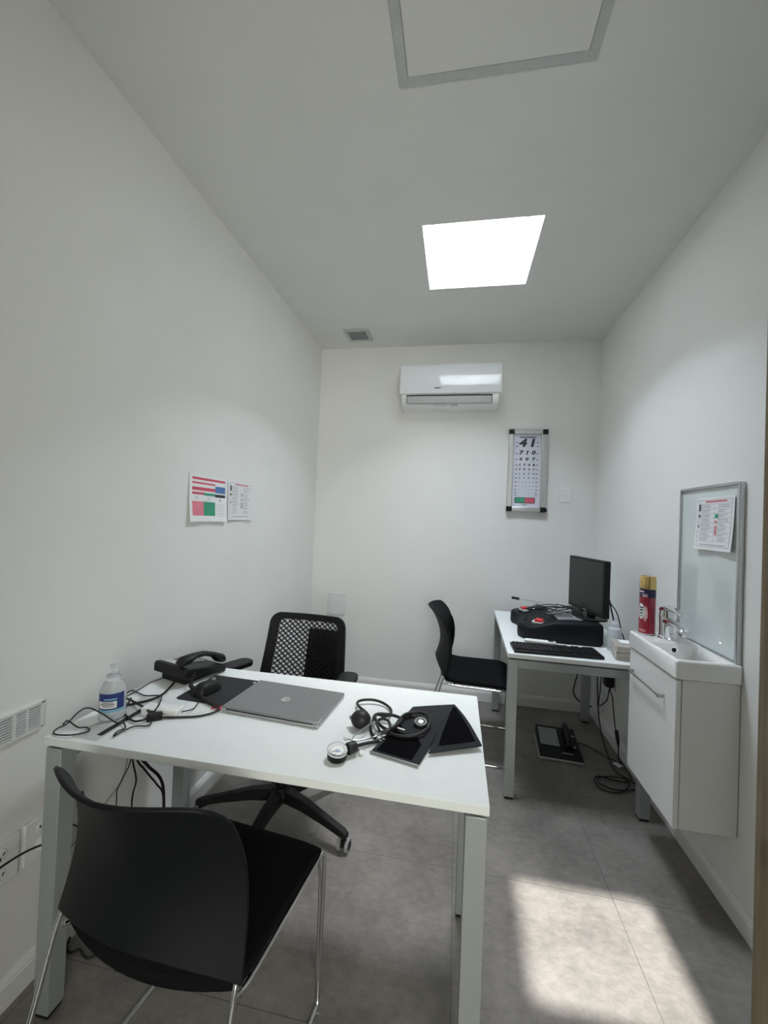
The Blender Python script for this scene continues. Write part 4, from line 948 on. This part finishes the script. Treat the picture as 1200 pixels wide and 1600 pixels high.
for (y, zc, hw, hh) in ((-0.012, 0.012, 0.018, 0.008), (-0.004, 0.018, 0.024, 0.017), (0.022, 0.024, 0.025, 0.017), (0.048, 0.036, 0.020, 0.010), (0.090, 0.042, 0.018, 0.009), (0.132, 0.036, 0.020, 0.010), (0.158, 0.024, 0.025, 0.017), (0.184, 0.018, 0.024, 0.017), (0.192, 0.012, 0.018, 0.008)):
    sec.append([(hw * math.cos(2 * PI * k / 14), y, zc + hh * math.sin(2 * PI * k / 14)) for k in range(14)])
vs = [p for q in sec for p in q]; fs = [(q * 14 + k, q * 14 + (k + 1) % 14, q * 14 + 14 + (k + 1) % 14, q * 14 + 14 + k) for q in range(len(sec) - 1) for k in range(14)] + [tuple(range(14)), tuple(range(len(sec) * 14 - 1, len(sec) * 14 - 15, -1))]
g.add(vs, fs, 0, XH); g.build('handset', 'plastic_b', ph, sharp=60)
# coiled handset cord: a helix following a path, kept as part of the telephone
def helix(path, R_, r, turns, name, parent, world=True):
    p = catmull(path, 8); N = len(p) - 1; M_ = turns * 10; pts = []
    for i in range(M_ + 1):
        s = i / M_ * N; k = min(int(s), N - 1); f = s - k; c = p[k].lerp(p[k + 1], f); d = (p[k + 1] - p[k]).normalized()
        u = d.cross(Vector((0, 0, 1))).normalized(); w_ = u.cross(d)
        a = 2 * PI * i / 10; q = c + u * (R_ * math.cos(a)) + w_ * (R_ * math.sin(a)); q.z = max(q.z, Z + 0.0045); pts.append(q)
    return G().tube(pts, r, n=5, smooth=0).build(name, 'rubber_b', parent, sharp=80, world=world)
helix([(-0.925, 1.372, 0.800), (-0.898, 1.312, 0.775), (-0.876, 1.298, 0.768), (-0.858, 1.288, 0.765), (-0.810, 1.249, 0.763), (-0.769, 1.228, 0.761), (-0.722, 1.204, 0.762)], 0.0052, 0.0022, 34, 'handset_cord', ph)

hb = thing('sanitizer_bottle', 'clear pump bottle of hand sanitizer with a blue label, at the desk corner', 'bottle', (-0.998, 1.085, Z + 0.0018), math.radians(0))
G().lathe([(0, 0), (0.031, 0), (0.035, 0.004), (0.0355, 0.070), (0.034, 0.086), (0.027, 0.104), (0.016, 0.116), (0.015, 0.126), (0, 0.126)], 40).build('bottle_body', 'clear', hb, sharp=40)
G().lathe([(0, 0.002), (0.030, 0.002), (0.0335, 0.006), (0.034, 0.050), (0, 0.050)], 40).build('gel', 'gel', hb, sharp=40)
la = math.radians(-62)
g = G()
def lab(a0, a1, z0, z1, r, mi): 
    vs, fs = patch(la + a0, la + a1, z0, z1, r, n=16, m=1); g.add(vs, fs, mi)
lab(-0.95, 1.15, 0.034, 0.082, 0.0362, 0); lab(-0.95, 1.15, 0.028, 0.036, 0.0363, 1); lab(-0.85, 0.55, 0.040, 0.060, 0.0366, 2)
g.build('label', ['labelblue', 'labelcyan', 'paper'], hb)
g = G()
for z0, z1, a0, a1 in ((0.0555, 0.0575, -0.6, 0.3), (0.0505, 0.053, -0.7, 0.4), (0.0455, 0.0475, -0.5, 0.35)):
    vs, fs = patch(la + a0, la + a1, z0, z1, 0.0369, n=12, m=1); g.add(vs, fs)
o = g.build('label_print', 'ink', hb); o['kind'] = 'stuff'
g = G(); vs, fs = patch(la - 0.4, la + 0.55, 0.064, 0.068, 0.0365, n=12, m=1); g.add(vs, fs); g.build('label_title', 'labelcyan', hb)
G().lathe([(0, 0.112), (0.0185, 0.112), (0.0185, 0.128), (0.012, 0.131), (0.006, 0.132), (0.006, 0.150), (0, 0.150)], 24).build('pump_collar', 'clear', hb, sharp=40)
g = G(); g.cyl((0, 0, 0.148), (0, 0, 0.157), 0.011, n=16); g.tube([(0, 0, 0.153), (0.016, -0.012, 0.154), (0.028, -0.020, 0.150)], 0.0042, n=8); g.build('pump_head', 'clear', hb, sharp=50)
G().cyl((0, 0, 0.012), (0, 0, 0.114), 0.0025, n=8).build('dip_tube', 'clear', hb)

ws = thing('power_strip', 'short white power strip among the cables on the front desk', 'power strip', (-0.872, 1.142, Z), math.radians(6)); ws.scale = (1.12, 0.9, 0.9)
G().box((-0.052, -0.024, 0), (0.052, 0.024, 0.026)).build('housing', 'white_p', ws, bevel=0.004)
G().box((-0.030, -0.0246, 0.008), (-0.010, -0.0235, 0.020)).build('socket_opening', 'dark', ws)
ad = thing('plug_adapter', 'black plug adapter joining cables beside the white power strip', 'plug', (-0.870, 1.104, Z), math.radians(35)); ad.scale = (0.8, 0.8, 0.8)
G().box((-0.026, -0.014, 0), (0.026, 0.014, 0.024)).build('body', 'plastic_b', ad, bevel=0.004)
g = G()
for yy in (-0.006, 0.006): g.box((0.026, yy - 0.0012, 0.010), (0.040, yy + 0.0012, 0.015))
g.build('prongs', 'steel', ad)
rt = thing('red_tag', 'small red and white card tucked under the laptop corner', 'card', (-0.728, 1.222, Z), math.radians(20))
G().box((-0.026, -0.016, 0.0002), (0.026, 0.016, 0.0014)).build('red_half', 'inkred', rt); G().box((0.010, 0.010, 0.0014), (0.026, 0.018, 0.0020)).build('white_half', 'paper', rt)

zc = Z + 0.0045
c1 = [(-0.876, 1.094, 0.762), (-0.853, 1.065, 0.757), (-0.889, 1.048, 0.757), (-0.901, 1.016, 0.757), (-0.903, 0.991, 0.757), (-0.913, 1.013, 0.757), (-0.908, 1.036, 0.757), (-0.933, 1.054, 0.760), (-0.945, 1.040, 0.766), (-0.985, 1.035, 0.788), (-1.035, 1.038, 0.797), (-1.065, 1.035, 0.782), (-1.080, 1.015, 0.757), (-1.081, 0.987, 0.757), (-1.072, 0.968, 0.757), (-1.054, 0.960, 0.757), (-1.012, 0.967, 0.758), (-0.988, 0.990, 0.758), (-0.993, 1.003, 0.758), (-1.011, 1.009, 0.758), (-1.031, 1.004, 0.758), (-1.063, 1.010, 0.765), (-1.072, 1.006, 0.770), (-1.074, 0.996, 0.764)]
cable('thin black charger cable looping past the sanitizer bottle to the desk corner', c1, 0.0020)
cable('thick black cable from the telephone past the back of the sanitizer bottle', [(-0.985, 1.345, 0.760), (-0.962, 1.264, 0.757), (-0.962, 1.223, 0.757), (-0.976, 1.190, 0.758), (-1.008, 1.157, 0.758), (-1.046, 1.147, 0.758)], 0.0038)
cable('black cable crossing from the desk edge to the black plug adapter', [(-1.062, 1.190, 0.757), (-1.032, 1.183, 0.762), (-0.961, 1.150, 0.766), (-0.905, 1.118, 0.770), (-0.886, 1.106, 0.768)], 0.0034)
cable('black cable curling from the cable flap round to the plug adapter', [(-1.005, 1.165, 0.775), (-0.985, 1.117, 0.759), (-0.953, 1.091, 0.759), (-0.911, 1.072, 0.758), (-0.885, 1.080, 0.762), (-0.880, 1.092, 0.768)], 0.0030)
cable('thin black line looping behind the cable flap to the white power strip', [(-1.071, 1.200, 0.757), (-1.079, 1.250, 0.757), (-1.048, 1.242, 0.757), (-1.004, 1.228, 0.757), (-0.955, 1.235, 0.760), (-0.895, 1.160, 0.784), (-0.872, 1.120, 0.785), (-0.874, 1.104, 0.774)], 0.0022)
cable('thin black telephone line along the wall side of the front desk', [(-1.046, 1.375, 0.760), (-1.069, 1.327, 0.756), (-1.066, 1.293, 0.756), (-1.064, 1.238, 0.755), (-1.065, 1.206, 0.755)], 0.0018)
cable('black laptop power cable running from the plug adapter to the laptop', [(-0.858, 1.108, 0.763), (-0.846, 1.113, 0.758), (-0.803, 1.130, 0.756), (-0.761, 1.146, 0.756), (-0.730, 1.170, 0.757), (-0.712, 1.196, 0.759)], 0.0030)
cable('short thin black lead between the power strip and the mouse pad', [(-0.812, 1.150, 0.762), (-0.800, 1.185, 0.756), (-0.806, 1.215, 0.756), (-0.812, 1.235, 0.757)], 0.0018)
cable('thin white cable between the power strip and the laptop', [(-0.812, 1.138, 0.758), (-0.784, 1.165, 0.755), (-0.747, 1.19, 0.755), (-0.725, 1.215, 0.756)], 0.0014, 'white_p')
# hanging under the desk
cable('thickest black cable hanging in a bow beneath the front desk', [(-1.010, 1.20, 0.722), (-1.010, 1.20, 0.60), (-0.964, 1.2, 0.55), (-0.920, 1.2, 0.521), (-0.902, 1.2, 0.487), (-0.896, 1.2, 0.423), (-0.897, 1.2, 0.365), (-0.901, 1.2, 0.20), (-0.95, 1.19, 0.02), (-1.02, 1.17, 0.007)], 0.0045)
cable('black cable hanging inside the bow of the thickest one under the desk', [(-1.012, 1.215, 0.722), (-1.019, 1.215, 0.568), (-0.982, 1.215, 0.521), (-0.937, 1.215, 0.482), (-0.912, 1.215, 0.449), (-0.906, 1.215, 0.33), (-0.93, 1.215, 0.10), (-0.98, 1.21, 0.007)], 0.003)
cable('black cable hanging in the middle of the group under the front desk', [(-1.006, 1.185, 0.722), (-1.006, 1.185, 0.58), (-0.991, 1.185, 0.521), (-0.990, 1.185, 0.494), (-0.999, 1.185, 0.458), (-0.999, 1.185, 0.401), (-0.983, 1.185, 0.20), (-1.0, 1.17, 0.007)], 0.0026)
cable('thin black cable nearest the wall hanging under the front desk', [(-0.998, 1.17, 0.722), (-0.998, 1.17, 0.587), (-1.027, 1.17, 0.511), (-1.044, 1.17, 0.474), (-1.044, 1.17, 0.437), (-1.049, 1.17, 0.39), (-1.061, 1.17, 0.2), (-1.09, 1.16, 0.007)], 0.0018)
cable('thin grey cable hanging against the left wall under the front desk', [(-1.04, 1.29, 0.722), (-1.10, 1.31, 0.60), (-1.13, 1.313, 0.505), (-1.14, 1.309, 0.439), (-1.14, 1.283, 0.403), (-1.14, 1.236, 0.381), (-1.14, 1.171, 0.345), (-1.15, 1.05, 0.30)], 0.0022, 'grey_p')
cable('black cable loop lying on the floor between the desk leg and visitor chair', [(-1.156, 1.136, 0.02), (-1.150, 1.119, 0.007), (-1.125, 1.109, 0.006), (-1.106, 1.123, 0.006), (-1.081, 1.111, 0.006), (-1.055, 1.108, 0.006), (-1.038, 1.135, 0.006)], 0.0035)
cable('black lead running along the left wall behind the near desk leg', [(-1.156, 1.06, 0.384), (-1.15, 1.091, 0.386), (-1.15, 1.118, 0.384), (-1.15, 1.133, 0.369), (-1.15, 1.17, 0.324), (-1.15, 1.2, 0.2), (-1.15, 1.22, 0.015)], 0.0024)

# ------------------------------------------------------------------ blood pressure monitor
bpm = thing('blood_pressure_monitor', 'black blood pressure monitor with round dial, rubber bulb and cloth cuff', 'blood pressure monitor', (-0.10, 1.20, Z))
def wb(g, name, mk, parent=bpm, **k): return g.build(name, mk, parent, world=True, **k)
XG = T(-0.285, 1.045, Z + 0.0125) @ rz(math.radians(28)) @ Matrix.Rotation(math.radians(10), 4, 'X')
gb = wb(G().lathe([(0, -0.012), (0.022, -0.012), (0.0255, -0.008), (0.0265, 0.010), (0, 0.010)], 36, X=XG), 'gauge_body', 'plastic_b', sharp=40)
wb(G().lathe([(0.0235, 0.010), (0.0270, 0.009), (0.0270, 0.014), (0.0245, 0.016), (0.0235, 0.013), (0.0235, 0.010)], 40, X=XG), 'gauge_rim', 'chrome', gb, sharp=40)
wb(G().cyl((0, 0, 0.010), (0, 0, 0.0118), 0.0236, n=36, X=XG), 'dial', 'paper', gb)
g = G()
for k in range(25):
    a = math.radians(-60 + k * 12.5); c, s_ = math.cos(a), math.sin(a); l = 0.017 if k % 3 else 0.0150
    g.box((l, -0.0004, 0.0118), (0.0205, 0.0004, 0.0121), 0, XG @ rz(a))
o = wb(g, 'dial_ticks', 'ink', gb); o['kind'] = 'stuff'
wb(G().box((-0.004, -0.0006, 0.0122), (0.0155, 0.0006, 0.0128), 0, XG @ rz(math.radians(200))), 'needle', 'ink', gb)
wb(G().box((-0.007, -0.0075, 0.0119), (0.007, -0.0045, 0.0122), 0, XG), 'dial_print', 'inkblue', gb)
wb(G().cyl((-0.263, 1.062, Z + 0.018), (-0.245, 1.082, Z + 0.018), 0.0155, 0.0145, n=20), 'gauge_neck', 'rubber_b', bevel=0.003)
wb(G().ell((-0.262, 1.212, Z + 0.026), (0.030, 0.026, 0.026), 28), 'inflation_bulb', 'rubber_b', sharp=80)
wb(G().cyl((-0.290, 1.216, Z + 0.026), (-0.297, 1.217, Z + 0.026), 0.0065, n=14), 'bulb_valve', 'steel', bevel=0.001)
bt = [(-0.238, 1.222, 0.776), (-0.245, 1.257, 0.766), (-0.263, 1.288, 0.765), (-0.290, 1.316, 0.765), (-0.305, 1.343, 0.765), (-0.296, 1.367, 0.765), (-0.260, 1.380, 0.765), (-0.226, 1.375, 0.762), (-0.198, 1.351, 0.760), (-0.187, 1.324, 0.760), (-0.188, 1.294, 0.762), (-0.201, 1.277, 0.765), (-0.228, 1.269, 0.770), (-0.231, 1.236, 0.764), (-0.232, 1.213, 0.758), (-0.218, 1.176, 0.757), (-0.206, 1.159, 0.757)]
wb(G().tube(bt, 0.0042, n=10), 'bulb_tube', 'rubber_b', sharp=80)
wb(G().tube([(-0.247, 1.080, 0.770), (-0.225, 1.115, 0.762), (-0.195, 1.145, 0.758), (-0.176, 1.172, 0.758), (-0.166, 1.207, 0.760), (-0.154, 1.236, 0.763), (-0.142, 1.274, 0.766), (-0.119, 1.298, 0.766)], 0.0045, n=10), 'gauge_tube', 'rubber_b', sharp=80)
# cuff: lower part lies flat, upper end folds over into a raised tent
def quadgrid(a, b, c, d, n=10, m=10, f=None):
    a, b, c, d = map(Vector, (a, b, c, d)); out = []
    for j in range(m + 1):
        v = j / m; row = []
        for i in range(n + 1):
            u = i / n; p = a.lerp(b, u).lerp(d.lerp(c, u), v)
            if f: p = p + Vector((0, 0, f(u, v)))
            row.append(tuple(p))
        out.append(row)
    return out
cu_ = wb(G().sheet(quadgrid((-0.205, 1.090, Z + 0.004), (-0.075, 1.057, Z + 0.004), (0.012, 1.388, Z + 0.024), (-0.122, 1.375, Z + 0.006), 12, 22, lambda u, v: 0.003 * math.sin(v * 9) * math.sin(u * 3) * max(0, v - 0.35)), 0.005), 'cuff', 'nylon_b', bevel=0.001, sharp=60)
wb(G().sheet(quadgrid((0.011, 1.391, Z + 0.024), (0.015, 1.386, Z + 0.024), (0.090, 1.176, Z + 0.014), (-0.053, 1.112, Z + 0.009), 3, 14, lambda u, v: 0.010 * math.sin(PI * v)), 0.0045), 'cuff_flap', 'nylon_b', cu_, bevel=0.001, sharp=60)
wb(G().sheet(quadgrid((0.008, 1.350, Z + 0.0345), (0.016, 1.348, Z + 0.0345), (0.072, 1.186, Z + 0.0200), (-0.028, 1.142, Z + 0.0180), 4, 12, lambda u, v: 0.005 * math.sin(PI * v)), 0.001), 'velcro_panel', 'velcro_b', cu_, sharp=60)
wb(G().sheet(quadgrid((-0.190, 1.097, Z + 0.0082), (-0.094, 1.073, Z + 0.0082), (-0.066, 1.178, Z + 0.0112), (-0.158, 1.200, Z + 0.0108), 6, 6), 0.0012), 'velcro_panel', 'velcro_b', cu_, sharp=60)
wb(G().tube([(-0.207, 1.089, Z + 0.005), (-0.140, 1.072, Z + 0.005), (-0.074, 1.055, Z + 0.005)], 0.0030, n=8), 'metal_bar', 'steel', cu_)
wb(G().sheet(quadgrid((-0.082, 1.190, Z + 0.0100), (-0.060, 1.184, Z + 0.0100), (-0.054, 1.206, Z + 0.0115), (-0.076, 1.212, Z + 0.0115), 2, 2), 0.001), 'cuff_label', 'grey_p', cu_)
g = G()
for (x, y) in ((-0.185, 1.150), (-0.192, 1.140), (-0.190, 1.158)): g.box((x, y, Z + 0.009), (x + 0.007, y + 0.004, Z + 0.0105))
o = wb(g, 'white_print', 'inkgrey', cu_); o['kind'] = 'stuff'

st = thing('stethoscope', 'black stethoscope with a silver chestpiece, tangled over the cuff', 'stethoscope', (-0.17, 1.19, Z))
def ws_(g, name, mk, parent=st, **k): return g.build(name, mk, parent, world=True, **k)
s1 = [(-0.178, 1.178, 0.770), (-0.152, 1.165, 0.770), (-0.120, 1.162, 0.772), (-0.090, 1.172, 0.774), (-0.066, 1.205, 0.776), (-0.058, 1.245, 0.779), (-0.066, 1.280, 0.781), (-0.093, 1.301, 0.779), (-0.123, 1.295, 0.776), (-0.142, 1.272, 0.776), (-0.154, 1.225, 0.774), (-0.161, 1.194, 0.772), (-0.175, 1.184, 0.772), (-0.198, 1.201, 0.772), (-0.221, 1.233, 0.774), (-0.222, 1.260, 0.776), (-0.192, 1.268, 0.776), (-0.161, 1.262, 0.776), (-0.143, 1.242, 0.778), (-0.150, 1.212, 0.778), (-0.169, 1.180, 0.776), (-0.190, 1.162, 0.774)]
ws_(G().tube(s1, 0.0044, n=10), 'tubing', 'rubber_b', sharp=80)
ws_(G().tube([(-0.196, 1.169, 0.772), (-0.212, 1.206, 0.778), (-0.202, 1.223, 0.782), (-0.184, 1.217, 0.784), (-0.171, 1.196, 0.782), (-0.172, 1.167, 0.776), (-0.190, 1.158, 0.772)], 0.0040, n=10), 'tubing', 'rubber_b', sharp=80)
XS = T(-0.086, 1.250, Z + 0.018) @ Matrix.Rotation(math.radians(14), 4, 'X')
cp = ws_(G().lathe([(0, -0.006), (0.016, -0.006), (0.0205, -0.002), (0.0215, 0.003), (0.020, 0.006), (0, 0.006)], 36, X=XS), 'chestpiece', 'rubber_b', sharp=40)
ws_(G().lathe([(0.0125, 0.006), (0.0185, 0.006), (0.0180, 0.0078), (0.0130, 0.0078), (0.0125, 0.006)], 36, X=XS), 'silver_ring', 'chrome', cp, sharp=40)
ws_(G().lathe([(0, 0.0062), (0.0085, 0.0062), (0.0080, 0.0080), (0.0050, 0.0082), (0.0045, 0.0072), (0, 0.0072)], 30, X=XS), 'silver_disc', 'steel', cp, sharp=40)
ws_(G().tube([(-0.190, 1.160, 0.772), (-0.205, 1.146, 0.768), (-0.226, 1.126, 0.768), (-0.257, 1.108, 0.770), (-0.277, 1.108, 0.772)], 0.0022, n=8), 'ear_tube', 'chrome', sharp=80)
ws_(G().tube([(-0.223, 1.209, 0.776), (-0.240, 1.178, 0.774), (-0.257, 1.140, 0.772), (-0.262, 1.112, 0.770), (-0.250, 1.092, 0.764), (-0.232, 1.080, 0.760)], 0.0022, n=8), 'ear_tube', 'chrome', sharp=80)
ws_(G().ell((-0.281, 1.108, 0.773), (0.0062, 0.0062, 0.0062), 16), 'ear_tip', 'white_p', sharp=80); ws_(G().ell((-0.228, 1.077, 0.7595), (0.0068, 0.0062, 0.0062), 16), 'ear_tip', 'white_p', sharp=80)
ws_(G().sheet([[(-0.150, 1.196, 0.7745), (-0.128, 1.188, 0.7745)], [(-0.148, 1.201, 0.7745), (-0.126, 1.193, 0.7745)]], 0.001), 'white_mark', 'white_p')
